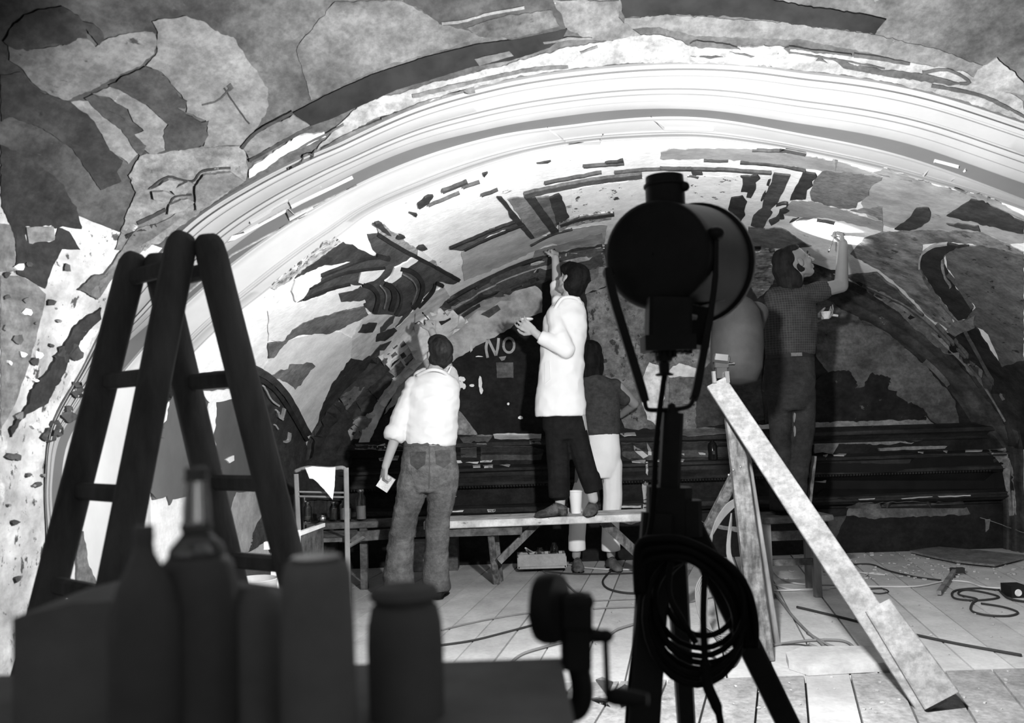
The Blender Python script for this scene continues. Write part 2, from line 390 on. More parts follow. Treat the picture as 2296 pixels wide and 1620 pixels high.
patch(A_((50,290),(200,315),(420,285),(480,240),(560,245),(620,295),(700,240),(850,205),(980,200),(1015,260),(990,340),(880,430),(760,480),(600,570),(430,640),(300,600),(200,520),(130,430),(60,380)), mat('pitted_paint', .115, var=.25, scale=5, spots=[(.035, .60, 13, (.6, 1, 3), .06)]), h=.005, parent=c)
patch(A_((20,260),(60,180),(150,90),(270,50),(400,40),(480,80),(530,130),(600,150),(660,200),(670,250),(640,290),(600,240),(545,175),(550,235),(500,240),(420,280),(330,270),(200,310),(100,310),(50,290)), T3, h=.009, parent=c)
patch(A_((975,130),(1200,100),(1330,150),(1420,220),(1500,230),(1590,380),(1650,450),(1720,560),(1730,680),(1660,810),(1560,930),(1300,940),(1340,860),(1330,770),(1200,720),(1200,640),(1130,570),(1030,450),(940,420),(1010,330),(1020,200)), mat('thin_plaster_skin', .12, var=.2, scale=5, bump=.3, spots=[(.07, .66, 9, (1, 1, 1), .1)]), h=.006, parent=c)
patch(A_((700,540),(800,480),(930,425),(1020,450),(1090,520),(1130,580),(1150,620),(1200,640),(1190,690),(1130,680),(1200,730),(1290,780),(1340,770),(1320,830),(1340,860),(1300,920),(1180,960),(1060,960),(1050,830),(1080,800),(940,670),(800,590)), mat('dark_patch_worn', .035, var=.3, spots=[(.2, .66, 9, (1, 1, 1), .03)]), h=.009, parent=c)
patch(A_((540,620),(600,600),(720,720),(800,760),(870,870),(940,930),(900,1000),(870,960),(780,830),(640,720)), T5, h=.008, parent=c)
patch(A_((590,600),(700,550),(800,590),(900,640),(1070,790),(1050,830),(1060,960),(980,1000),(900,940),(860,860),(930,840),(860,780),(820,700),(700,620)), mat('ochre_worn', .13, var=.3, spots=[(.25, .62, 9, (1, 1, 1), .03)]), h=.006, parent=c)
patch(A_((450,650),(560,640),(700,760),(830,870),(900,980),(830,1050),(780,1010),(700,960),(650,860),(560,740)), T16, h=.004, parent=c)
stroke(A_((1440,560),(1500,650),(1545,720),(1600,790)), 3, T3, parent=c)
stroke(A_((1300,670),(1400,640),(1480,560)), 4, T5, parent=c); stroke(A_((1470,540),(1490,570)), 12, T5, parent=c)
# lime area beside the arch foot
patch(A_((870,1230),(820,1120),(900,1000),(1060,970),(1300,940),(1560,935),(1590,1010),(1580,1150),(1480,1220),(1200,1420),(1050,1540),(860,1640),(740,1600),(800,1400)), mat('cracked_lime', .15, var=.35, scale=9, bump=.8, spots=[(.07, .62, 14, (1.5, 1, 1), .03), (.5, .64, 7, (1, 1, 1), .05)]), h=.008, parent=c, amp=4)
for pl in (((960,1200),(1080,1140),(1150,1150),(1100,1210)), ((1090,1210),(1200,1150),(1240,1170),(1190,1230),(1120,1240)), ((970,1220),(1050,1210),(1110,1240),(1050,1280),(980,1270)), ((1080,1300),(1200,1260),(1240,1290),(1180,1340),(1070,1370)), ((1250,1180),(1300,1110),(1480,1090),(1560,1150),(1250,1340))):
    patch(A_(*pl), T16 if pl[0][0] < 1200 else T12, h=.02, parent=c, name='stone', amp=2)
for pl, w in ((((880,1430),(980,1380),(1060,1340)), 8), (((960,1200),(1080,1130),(1230,1160),(1300,1090),(1480,1070)), 4), (((1080,1320),(1120,1260),(1230,1240)), 4), (((800,1520),(900,1480),(1000,1440)), 9)):
    stroke(A_(*pl), w, T3, parent=c, h=.024)
patch(D_((540,520),(640,430),(760,400),(700,520),(670,590)), T8, h=.02, parent=ow)
patch(D_((870,200),(950,90),(1100,60),(1200,0),(1290,-60),(1330,-50),(1100,140),(900,260),(680,580),(600,560),(760,360)), T12, h=.02, parent=ow, amp=2)
patch(D_((560,740),(700,640),(690,720),(590,830),(480,980),(420,1120),(300,1330),(170,1400),(100,1480),(60,1560),(50,1500),(180,1330),(200,1230),(330,1080),(440,900),(510,780)), T3, h=.03, parent=ow, amp=4)
for ctr in ((540,1230),(470,1400),(330,1540),(380,1500),(520,960),(420,980)):
    patch(D_(*[(ctr[0]+45*math.cos(t)*(1+.4*math.sin(3*t)), ctr[1]+60*math.sin(t)) for t in [i*.7 for i in range(9)]]), T5, h=.03, parent=ow, amp=3)
rr = random.Random(3)
for i in range(70):
    x = rr.uniform(5, 230); y = rr.uniform(560, 1490)
    if x > 215-(y-560)*.22: continue
    r_ = rr.uniform(3, 11)
    patch([(x+r_*math.cos(t)*rr.uniform(.6, 1.5), y+r_*math.sin(t)*rr.uniform(.5, 1.3)) for t in [k*1.05 for k in range(6)]], rr.choice([T5, T8, T16, T80]), h=.028, parent=ow, amp=1.5, grid=40, name='plaster_scar')
# --- outer vault, top
patch([(655,251),(750,202),(837,164),(945,129),(1064,98),(1168,84),(1273,62),(1260,85),(1231,105),(1151,132),(1064,146),(959,178),(889,199),(802,237),(750,261),(697,279)], mat('black_band', .008, var=.4, bump=.05), h=.01, parent=c, amp=1)
patch(B_((900,370),(1120,320),(1150,350),(930,410)), T8, h=.014, parent=c, amp=1)
patch(B_((-250,310),(0,10),(430,0),(560,70),(700,150),(840,190),(960,230),(700,320),(300,430),(0,570),(-150,640)), mat('brown_grey_field', .075, var=.4, scale=4, spots=[(.2, .69, 8, (1, 1, 1), .04)]), h=.004, parent=c)
patch(B_((380,-30),(1380,-30),(1460,90),(1490,180),(1380,230),(1150,250),(900,200),(680,150),(560,60)), T3, h=.008, parent=c)
patch(B_((850,170),(1100,90),(1400,60),(1440,160),(1200,230),(930,230)), tone(5, var=.5), h=.012, parent=c)
stroke(B_((690,145),(820,130),(1000,80),(1220,40)), 6, T12, parent=c, h=.013)
patch(B_((1390,0),(1830,0),(1830,110),(2000,250),(1700,260),(1600,240),(1490,180),(1440,80)), tone(8, var=.4), h=.007, parent=c)
patch([(1388,-12),(1677,-12),(1775,6),(1900,24),(1956,33),(1987,42),(1973,56),(1959,73),(1897,64),(1827,57),(1740,45),(1618,33),(1496,30),(1400,37)], mat('black_band', .008), h=.012, parent=c)
patch([(1400,40),(1500,32),(1740,48),(1900,68),(1960,76),(2100,110),(2296,180),(2296,250),(2150,190),(1960,120),(1800,88),(1560,80),(1480,60),(1400,64)], tone(9, var=.2), h=.005, parent=c)
patch(B_((1380,330),(1480,300),(1700,270),(1850,240),(2050,215),(2220,250),(2296,290),(2296,390),(1900,400),(1500,440),(1200,480),(900,560),(600,650),(250,760),(60,860),(-120,960),(40,780),(180,650),(290,620),(400,600),(650,520),(1150,400)), mat('flaking_lime', .19, var=.25, scale=9, bump=.6, spots=[(.05, .66, 13, (2, 1, 1), .02)]), h=.009, parent=c)
patch(C_((-150,300),(0,240),(80,290),(400,300),(700,290),(1000,340),(1300,360),(1560,400),(1900,450),(2296,640),(2296,770),(1900,640),(1500,530),(1100,470),(600,420),(0,400),(-200,400)), mat('flaking_lime', .3), h=.009, parent=c)
patch(C_((1950,530),(2000,440),(2120,370),(2296,520),(2296,600),(2100,570)), T16, h=.011, parent=c)
for pl in (((150,275),(190,252),(300,262),(420,285),(480,305),(380,300),(200,298)), ((1050,370),(1200,400),(1400,440),(1600,460),(1720,480),(1900,530),(1800,540),(1700,520),(1400,480),(1130,430)), ((750,300),(800,290),(780,330)), ((960,380),(1030,390),(980,360)), ((400,320),(560,350),(540,365)), ((150,350),(350,355),(280,370))):
    patch(C_(*pl), T5, h=.016, parent=c, amp=2.5)
for pl, w in ((((1640,460),(1780,440),(1880,470),(1945,520),(1880,530)), 7), (((1200,345),(1380,370),(1560,405)), 8), (((780,295),(1000,325),(1180,345)), 4), (((780,325),(1000,360),(1250,400),(1400,430)), 4), (((1700,540),(2000,600),(2200,690)), 8), (((2200,690),(2296,740)), 6)):
    stroke(C_(*pl), w, T5, parent=c, h=.018)
for pl, w in ((((500,610),(800,540),(1200,450),(1500,420)), 9), (((300,760),(600,640),(900,580)), 5), (((-350,1010),(-150,900),(60,790)), 5), (((-300,1090),(-100,960),(100,850),(450,700)), 5), (((1580,330),(1690,290)), 5), (((1340,270),(1500,240),(1660,240)), 5)):
    stroke(B_(*pl), w, T8, parent=c, h=.016, amp=2)
stroke(A_((1600,1025),(1800,910),(2000,805)), 7, T3, parent=c, h=.015)
stroke(A_((1550,945),(1650,840),(1880,715)), 7, T3, parent=c, h=.015)
patch(A_((1560,950),(1650,850),(1880,730),(1990,800),(1800,900),(1600,1010)), mat('pitted_paint', .115), h=.012, parent=c)
patch(A_((1600,1080),(1900,870),(2080,840),(2090,880),(1850,980),(1600,1140)), T34, h=.011, parent=c)
# panels with ears on the arch face
MW = MATS['white_stucco_inner']; ar = vt
for pts in ([(560,497),(645,447),(652,462),(790,395)], [(432,600),(500,545),(640,470),(648,490),(700,462)], [(1230,288),(1262,312),(1275,322),(1345,318),(1352,300)], [(1460,262),(1490,287),(1600,290)], [(2070,392),(2096,358),(2150,372)], [(2130,402),(2166,378)]):
    stroke(pts, 3.5, MW, parent=ar, h=.010, amp=0, name='panel_moulding', smooth=False)
for pts in ([(548,520),(645,465),(660,480),(800,415)], [(380,690),(520,570),(690,478)], [(1880,372),(2050,405)], [(2140,420),(2296,492)]):
    stroke(pts, 3, T26, parent=ar, h=.004, amp=0, name='panel_groove', smooth=False)
# --- inner vault, left severy and coffers
p_ = vt
dk2 = tone(8, var=.25)
patch(E_((650,230),(910,355),(700,400),(460,440),(230,545),(330,440),(420,390),(560,290)), T5, h=.006, parent=p_)
patch(E_((350,640),(450,560),(500,500),(800,400),(950,345),(900,300),(850,170),(960,160),(1300,370),(1460,450),(1660,560),(1590,600),(1440,570),(1390,650),(1260,780),(1150,960),(1060,1010),(900,850),(830,790),(800,620),(620,640),(250,755)), dk2, h=.005, parent=p_, amp=1.5)
for pl, w, tn in ((((450,520),(650,440),(850,370),(1040,360)), 4, T3), (((360,620),(600,510),(800,470),(1000,450)), 4, T3), (((300,720),(500,640),(700,590)), 4, T3), (((1130,455),(1230,480),(1300,540),(1325,620),(1290,740),(1240,800)), 9, T3), (((1000,580),(1060,620),(1080,700),(1050,820)), 11, T3), (((1090,600),(1140,680),(1130,780),(1090,860)), 6, T5), (((810,590),(890,620),(940,700),(910,840)), 9, T3), (((1150,500),(1240,560),(1270,640),(1230,760)), 3, T20), (((960,600),(1010,680),(990,800)), 3, T20), (((1430,590),(1400,670),(1290,790)), 6, T3), (((940,160),(1150,290),(1380,410)), 8, T3), (((1380,410),(1500,480),(1640,560)), 6, T3), (((930,345),(1040,375)), 8, T3), (((1440,580),(1500,610)), 7, T3)):
    stroke(E_(*pl), w, tn, parent=p_, h=.016, amp=.6)
patch(E_((790,480),(960,450),(1000,455),(940,530),(900,550),(810,585),(770,570)), T80, h=.014, parent=p_, amp=2)
patch(E_((1080,450),(1240,360),(1290,380),(1200,440),(1150,460),(1140,520),(1060,575),(1000,565),(1070,490)), T80, h=.014, parent=p_, amp=2)
patch(E_((230,545),(440,465),(450,560),(350,620),(320,690),(240,740),(200,640)), T80, h=.012, parent=p_)
patch(E_((930,90),(990,70),(1060,150),(1150,180),(1180,230),(1280,290),(1360,270),(1300,330),(1440,400),(1460,450),(1300,360),(960,170)), mat('peel_grey', .30, var=.4, scale=18), h=.01, parent=p_)
patch(E_((1280,290),(1340,320),(1400,380),(1360,400),(1270,340)), T80, h=.014, parent=p_)
for ctr in ((945,80),(1130,185),(1320,275)):
    patch(E_(*[(ctr[0]+42*math.cos(t), ctr[1]+20*math.sin(t)) for t in [i for i in range(6)]]), T5, h=.016, parent=p_, amp=3)
patch(E_((20,620),(180,480),(350,360),(480,240),(580,200),(620,230),(500,320),(330,440),(200,540),(60,640)), mat('flake_mix', .35, var=.6, scale=20, spots=[(.05, .56, 22, (1, 1, 1), .02)]), h=.008, parent=p_)
patch(E_((0,830),(250,760),(700,600),(800,600),(830,760),(600,830),(300,920),(150,1080),(0,1080)), T80, h=.007, parent=p_)
patch(E_((610,680),(800,610),(850,700),(810,735),(620,735)), tone(8, var=.3), h=.011, parent=p_)
patch(E_((150,1070),(200,980),(400,880),(600,830),(830,790),(860,850),(740,920),(600,980),(500,1020),(400,1010),(250,1030),(130,1110),(40,1220),(0,1230),(0,1100),(100,1090)), mat('grey_swath', .16, var=.3, scale=6), h=.011, parent=p_)
patch(E_((-60,1360),(20,1230),(150,1080),(400,1010),(600,1000),(730,1060),(780,1170),(560,1430),(470,1610),(330,1900),(300,1890),(100,1500)), mat('pale_plaster', .78, var=.14, scale=3), h=.009, parent=p_)
patch(E_((0,1380),(180,1290),(330,1255),(400,1290),(340,1370),(230,1490),(140,1420)), tone(20, var=.3), h=.013, parent=p_, amp=5)
patch(E_((720,1060),(830,850),(1150,870),(1070,1000),(1280,780),(1500,600),(1560,700),(1460,800),(1540,900),(1400,1040),(1350,1100),(1210,1340),(1110,1430),(1000,1260),(930,1210),(800,1250),(710,1230)), mat('test_cleaned_plaster', .62, var=.2, scale=9), h=.010, parent=p_)
for pl, tn in ((((800,930),(930,920),(890,1000),(770,1005)), T5), (((950,960),(1040,870),(1080,850),(1060,920),(960,1010)), dk2), (((930,1010),(1080,960),(1100,990),(1000,1080),(920,1080)), T5), (((1250,930),(1290,910),(1330,940),(1290,970)), T8), (((1050,1110),(1080,1085),(1110,1120),(1080,1150)), T8), (((1180,1280),(1350,1130),(1360,1180),(1230,1340)), T5), (((1130,1200),(1170,1180),(1190,1210),(1150,1230)), T8), (((840,1240),(960,1110),(1060,1080),(960,1190)), dk2), (((1040,1350),(1130,1250),(1200,1330),(1110,1420)), tone(20, var=.4, scale=20)), (((970,1260),(1090,1170),(1110,1200),(1000,1300)), T16), (((1130,1110),(1380,930),(1390,960),(1150,1140)), T20), (((1170,1250),(1370,1060),(1380,1090),(1190,1270)), T20)):
    patch(E_(*pl), tn, h=.015, parent=p_, amp=2.5)
patch(E_((710,1230),(800,1250),(870,1200),(940,1230),(1010,1330),(960,1400),(830,1500),(740,1560),(470,1960),(380,1960),(470,1620),(560,1430)), T5, h=.013, parent=p_)
patch(E_((860,1500),(1020,1370),(1110,1440),(960,1610)), T5, h=.014, parent=p_, amp=1.5)
patch(E_((760,1610),(860,1510),(960,1620),(880,1710),(800,1690)), T5, h=.014, parent=p_, amp=1.5)
patch(E_((600,1610),(740,1470),(840,1480),(720,1640),(580,1800),(500,1760)), T12, h=.016, parent=p_, amp=1.5)
# lunette arch band
b_ = vt
patch([(987,690),(1003,667),(1071,634),(1200,580),(1350,550),(1357,588),(1240,620),(1150,655),(1083,668),(979,731),(1005,708)], tone(8, var=.2), h=.02, parent=b_, amp=1.5)
stroke([(992,700),(1080,650),(1200,603),(1350,568)], 3, T26, parent=b_, h=.03, amp=.4); stroke([(1000,672),(1071,632),(1200,577),(1350,546)], 3, T3, parent=b_, h=.03, amp=.4)
stroke([(985,722),(1085,662),(1200,622)], 4, T3, parent=b_, h=.03, amp=.4)
patch([(830,990),(870,900),(905,855),(960,800),(1005,760),(1050,722),(1010,690),(960,700),(905,760),(925,800),(880,850),(850,890),(800,960),(790,1000)], mat('test_cleaned_plaster', .62), h=.045, parent=b_)
patch(q(580,900,3.24,[(720,305),(830,160),(960,80),(950,190),(1040,230),(1060,300),(850,310)]), T3, h=.03, parent=b_)
patch(q(580,900,3.24,[(640,150),(720,110),(790,100),(800,130),(760,190),(720,290),(690,330),(650,320)]), T26, h=.05, parent=b_)
# --- coffers, centre
for pl, tn, hh in ((((1110,1275),(1240,1260),(1400,1480),(1290,1530)), T26, .008), (((1225,1265),(1290,1262),(1450,1490),(1395,1500)), T5, .012), (((1295,1262),(1380,1260),(1430,1440),(1420,1470)), T16, .010), (((1380,1262),(1440,1240),(1460,1260),(1490,1340),(1510,1390),(1430,1440)), T5, .012), (((1040,1262),(1075,1262),(1160,1370),(1220,1440),(1285,1520),(1260,1530),(1130,1390),(1120,1350)), T5, .012), (((740,1600),(1000,1475),(1160,1415),(1200,1405),(1210,1432),(980,1515),(820,1610)), T12, .008),
    (((1440,1420),(1600,1375),(1790,1355),(1780,1400),(1500,1450),(1440,1500)), mat('flake_mix', .35), .012), (((240,1430),(300,1430),(340,1470),(360,1500),(320,1490)), T5, .016), (((600,1250),(635,1245),(600,1300),(540,1335),(530,1310)), T5, .012), (((475,1360),(530,1370),(520,1390)), T5, .012), (((950,1110),(985,1100),(960,1130)), T5, .01), (((1740,1040),(1860,1015),(1865,1050),(1760,1050)), T5, .012), (((1300,1045),(1390,1030),(1370,1042)), T5, .01)):
    patch(B_(*pl), tn, h=hh, parent=p_, amp=2)
for pl, w, tn in ((((690,1222),(770,1190),(850,1160)), 5, T8), (((820,1195),(930,1160)), 2, T8), (((940,1250),(1050,1210)), 2, T8), (((1220,1245),(1500,1185),(1700,1150),(1980,1118)), 10, T12), (((1350,1170),(1600,1120),(1720,1100)), 3, T8), (((1600,1060),(1860,1040)), 3, T8), (((1800,1100),(2050,1078),(2296,1075)), 2, T8), (((740,1590),(1000,1478),(1160,1418)), 3, T3), (((830,1600),(1000,1520),(1210,1440)), 3, T3), (((1450,1440),(1600,1395),(1800,1370)), 6, T5), (((1260,1570),(1400,1500),(1530,1465)), 2, T5), (((600,1310),(800,1230)), 1.5, T12)):
    stroke(B_(*pl), w, tn, parent=p_, h=.018, amp=1.2)
patch(B_((820,1610),(1000,1510),(1200,1440),(1280,1530),(1500,1470),(1760,1440),(1730,1560),(1450,1590),(1400,1560),(1000,1740),(830,1800)), tone(45, var=.18, scale=5), h=.005, parent=p_)
patch([(1170,640),(1200,560),(1350,520),(1355,556),(1220,585)], T34, h=.006, parent=p_)
# --- coffers, right of the floodlight
for pl, tn, hh in ((((830,290),(1000,270),(1030,310),(980,350),(990,420),(940,510),(890,500),(900,450),(830,440),(850,370),(850,310)), T5, .01), (((735,510),(850,490),(895,560),(860,650),(880,690),(830,760),(780,710),(700,630)), mat('dark_patch_worn', .035), .01), (((1180,260),(1345,280),(1200,570),(1130,640),(1160,660),(1060,820),(930,800),(960,700),(1050,620),(1060,540)), dk2, .01), (((1480,240),(1600,260),(1620,290),(1570,340),(1580,380),(1520,430),(1500,520),(1340,530),(1370,450)), T5, .011), (((1090,370),(1110,330),(1145,320),(1120,390)), T5, .01), (((1060,480),(1090,440),(1085,480),(1050,545),(1035,535)), T5, .01), (((1230,640),(1300,610),(1330,640),(1270,680),(1285,730),(1210,715)), T5, .012), (((1120,740),(1190,710),(1240,660),(1230,740),(1150,790)), T8, .013), (((1335,770),(1370,730),(1440,715),(1400,740)), T8, .01), (((320,230),(430,240),(440,275),(330,270)), T8, .01), (((280,290),(400,290),(390,305)), T8, .01)):
    patch(I_(*pl), tn, h=hh, parent=p_, amp=2)
patch(I_((1620,300),(1690,230),(1900,240),(2296,300),(2180,400),(2150,480),(2040,560),(2010,620),(1860,620),(1560,540),(1540,460)), tone(20, var=.12), h=.007, parent=p_)
patch(I_((100,10),(600,0),(900,0),(1400,60),(1900,150),(2296,290),(2000,260),(1700,240),(1400,190),(1000,150),(700,120),(400,110),(0,120),(0,40)), mat('veined_grey', .30, var=.25, scale=5, stretch=(.6, 1, 3)), h=.006, parent=p_)
for pl, w in ((((830,140),(1200,170),(1500,225)), 3), (((450,120),(700,125)), 2), (((0,205),(200,210),(600,215),(900,235),(1150,250)), 4), (((560,0),(760,10)), 0), (((950,15),(1300,25),(1500,60)), 2), (((1200,580),(1300,560),(1305,600)), 3), (((1620,735),(1800,770)), 2), (((1780,990),(1830,900)), 0), (((1710,1050),(1830,1040)), 0)):
    if w: stroke(I_(*pl), w, T8, parent=p_, h=.016, amp=1.2)
patch(I_((1360,540),(1560,545),(1860,630),(2296,760),(2296,860),(1900,760),(1700,720),(1400,710),(1250,680)), tone(34, var=.2, scale=4), h=.006, parent=p_)
patch(H_((120,90),(400,110),(600,240),(500,260),(130,240)), tone(16, var=.2, stretch=(.5, 1, 4)), h=.008, parent=p_)
patch(H_((110,240),(330,260),(320,520),(200,640),(100,500)), mat('flake_mix2', .1, var=.6, scale=14, stretch=(1, 1, 5), spots=[(.4, .60, 8, (.5, 1, 3), .02)]), h=.02, parent=b_)
# right severy
patch(I_((1410,760),(1590,640),(1700,600),(2200,700),(2296,780),(2296,600),(2000,640)), tone(26, var=.3), h=.004, parent=p_)
patch(C_((1330,1110),(1400,1080),(1700,1180),(1850,1220),(2050,1250),(2296,1390),(2296,1560),(1900,1560),(1600,1500),(1300,1420),(1250,1300)), mat('greyish_vault_skin', .34, var=.25, scale=5, spots=[(.12, .64, 8, (1, 1, 1), .08)]), h=.003, parent=p_)
patch(B_((1520,1215),(1990,1140),(1900,1290),(1800,1350),(1530,1390)), mat('speckled_white', .85, var=.08, spots=[(.06, .60, 17, (1, .5, 2), .03)]), h=.003, parent=p_)
patch(I_((290,290),(760,300),(720,480),(500,560),(280,440)), mat('speckled_white', .85), h=.003, parent=p_)
patch(C_((1800,1380),(1960,1275),(2030,1280),(2100,1320),(2296,1420),(2296,1500),(2100,1450),(1900,1400)), T5, h=.01, parent=p_)
patch(C_((1470,1470),(1560,1400),(1600,1330),(1680,1325),(1700,1360),(1690,1400),(1640,1450),(1540,1475)), T5, h=.01, parent=p_)
patch(C_((1800,1435),(1900,1430),(2000,1450),(2020,1480),(1880,1460)), T8, h=.01, parent=p_)
patch(H_((900,300),(1000,180),(1150,130),(1500,110),(1900,130),(2214,280),(2214,400),(1900,230),(1700,210),(1450,220),(1430,400),(1500,520),(1660,760),(1700,900),(1500,780),(1300,560),(1120,420)), mat('mixed_flakes', .25, var=.45, scale=6, spots=[(.07, .60, 10, (1, 1, 1), .03), (.6, .64, 6, (1, 1, 1), .03)]), h=.005, parent=p_)
patch(H_((1620,300),(1700,240),(1900,230),(2214,300),(2214,1200),(2050,1150),(1950,900),(1830,830),(1750,800),(1850,700),(1750,560),(1640,400)), mat('pitted_grey', .12, var=.3, scale=5, spots=[(.03, .60, 11, (1, .6, 1.6), .03)]), h=.008, parent=p_)
patch(H_((1440,300),(1520,240),(1620,220),(1800,225),(1700,240),(1620,290),(1590,330),(1640,420),(1700,560),(1830,700),(1780,780),(1720,800),(1600,640),(1500,500),(1440,400)), T3, h=.013, parent=p_)
stroke(H_((1430,400),(1440,300),(1530,230),(1640,210)), 4, T34, parent=p_, h=.02); stroke(H_((1430,400),(1500,530),(1640,720),(1730,810)), 3, T16, parent=p_, h=.02)
stroke(H_((1600,330),(1620,440),(1670,540)), 5, T26, parent=p_, h=.02, amp=2); stroke(H_((1640,440),(1740,560),(1830,700)), 4, T12, parent=p_, h=.02)
# dark lower right: springing of the vault
patch(H_((650,400),(800,430),(900,480),(1100,560),(1300,700),(1460,850),(1600,900),(1750,880),(1850,850),(1950,1000),(2050,1150),(2214,1100),(2330,1300),(2300,1800),(2100,1750),(2060,1560),(1700,1100),(1300,760),(900,560),(700,470)), mat('dark_springing', .025, var=.5, scale=5, stretch=(1, 1, 1), spots=[(.09, .66, 8, (1, 1, .5), .04)]), h=.012, parent=p_)
patch(H_((880,460),(1000,440),(1100,440),(1300,600),(1520,830),(1640,980),(1700,1060),(1600,1030),(1400,860),(1250,720),(1000,560)), tone(12, var=.4, stretch=(1, 1, 2)), h=.018, parent=p_)
for pl, w, tn in ((((900,500),(1150,600),(1400,780),(1650,1000),(1900,1270),(2080,1560)), 4, T16), (((1000,520),(1300,660),(1560,860),(1800,1130)), 3, T12), (((1470,1100),(1580,1200),(1650,1290)), 4, T16), (((1780,870),(1900,1090),(2060,1400)), 3, T12), (((1700,930),(1850,1130)), 3, T12), (((1560,820),(1750,1030),(1900,1220)), 3, T12), (((780,430),(1000,530),(1200,640)), 3, T20)):
    stroke(H_(*pl), w, tn, parent=p_, h=.03, amp=.6)
patch(H_((1640,870),(1700,790),(1760,800),(1850,760),(1850,850),(1760,880),(1700,910)), T20, h=.02, parent=p_)
# --- the lunette wall
w_ = wb
patch([(979,733),(1005,712),(1083,672),(1200,640),(1216,655),(1216,700),(1162,720),(1130,745),(1080,770),(1030,800),(985,830),(940,860),(880,910),(860,930),(900,850)], mat('pale_smeared', .30, var=.35, scale=6, spots=[(.08, .62, 4, (1, 1, 1), .12)]), h=.012, parent=w_)
patch(E_((1830,860),(1880,830),(1970,780),(2000,820),(1900,890)), T8, h=.02, parent=w_, amp=1)
patch([(1313,660),(1400,630),(1620,640),(1700,690),(1690,840),(1640,930),(1560,965),(1400,960),(1380,900),(1330,830)], mat('fresco_remains', .17, var=.5, scale=5, spots=[(.045, .58, 13, (1, 1, 1), .04), (.5, .66, 8, (1, 1, 1), .05)]), h=.008, parent=w_)
patch([(1340,575),(1357,570),(1365,640),(1310,660),(1315,640),(1335,620)], mat('flaking_lime', .3), h=.02, parent=w_)
patch([(1320,600),(1343,592),(1340,622),(1325,632)], T12, h=.024, parent=w_, amp=1)
patch([(1490,835),(1520,815),(1560,825),(1565,843),(1500,845)], T60, h=.02, parent=w_)
patch([(1455,810),(1495,830),(1490,870),(1480,960),(1450,940),(1430,870)], mat('mottled_white', .6, var=.3, scale=14), h=.018, parent=w_)
patch([(1500,846),(1562,846),(1560,905),(1500,905)], tone(16, var=.4, scale=12), h=.02, parent=w_, amp=1)
patch([(1560,850),(1600,800),(1700,790),(1720,940),(1560,960)], T5, h=.012, parent=w_)
patch([(1700,700),(1728,690),(1740,900),(1716,950),(1706,860),(1715,800)], mat('dark_patch_worn', .035), h=.018, parent=w_)
patch([(1830,655),(1900,700),(1990,745),(2070,815),(2140,895),(2150,950),(2100,950),(2060,920),(2000,880),(1940,870),(1900,880),(1860,840),(1830,800)], mat('right_fresco', .09, var=.45, scale=4, spots=[(.2, .62, 5, (1, 1, 1), .1), (.02, .66, 9, (1, 1, 1), .03)]), h=.010, parent=w_)
patch(H_((630,1250),(700,1200),(800,1180),(900,1200),(960,1290),(900,1340),(1000,1300),(1050,1200),(1200,1240),(1180,1330),(1260,1350),(1240,1430),(1340,1420),(1450,1470),(1480,1560),(600,1600)), mat('black_foliage', .015, var=.4, spots=[(.10, .66, 9, (1, 1, 1), .01)]), h=.014, parent=w_, amp=6, step=4)
patch(H_((610,1600),(800,1580),(1400,1560),(1460,1520),(1500,1570),(1560,1600),(1730,1620),(1760,1650),(1760,1660),(1500,1680),(900,1740),(600,1740)), T16, h=.014, parent=w_)
patch(L_((0,200),(110,195),(125,330),(100,400),(60,370),(0,330)), T45, h=.02, parent=w_)
patch(L_((480,180),(1150,160),(1430,155),(1460,210),(1600,230),(1560,260),(1200,270),(1020,320),(1340,350),(1100,370),(700,360),(640,440),(480,440)), tone(20, var=.2), h=.022, parent=w_)
patch(L_((1000,320),(1200,275),(1600,250),(1640,290),(1350,340),(1100,330)), T5, h=.026, parent=w_)
patch(L_((1030,400),(1300,385),(1620,380),(1600,405),(1040,425)), T20, h=.03, parent=w_, amp=1)
# painted letters NO
for pl in ([(1094,802),(1090,781),(1094,760)], [(1094,760),(1104,780),(1112,797)], [(1112,797),(1116,780),(1118,758)]): stroke(pl, 6, T34, parent=w_, h=.02, amp=.5, name='painted_letter_stroke')
for h0 in (0, 8): stroke([(1141+12*math.cos(t), 774+16*math.sin(t)) for t in [(h0+i)*math.pi/8 for i in range(9)]], 5.5, T26, parent=w_, h=.02, amp=.4, name='painted_letter_stroke')
patch([(1113,812),(1151,812),(1151,847),(1115,847)], T12, h=.012, parent=w_, amp=1); patch([(1118,800),(1135,798),(1132,807),(1125,809)], T26, h=.018, parent=w_, amp=1)
patch([(1053,772),(1058,770),(1060,785),(1055,790)], T45, h=.02, parent=w_, amp=.8)
for x, y, a, b in ((1035,850,10,6),(1033,862,7,9),(1077,858,4,16),(1079,875,4,9),(1058,864,6,3),(1041,866,4,7),(1167,936,6,4),(1022,855,5,4),(1075,799,9,1.5),(1140,905,3,3)):
    patch([(x+a*math.cos(t), y+b*math.sin(t)) for t in [i*.9 for i in range(7)]], T80, h=.02, parent=w_, amp=1.2, name='plaster_chip')
patch([(1013,905),(1035,925),(1068,968),(1070,974),(1010,974)], mat('mottled_white2', .22, var=.4, scale=14), h=.014, parent=w_, amp=1)
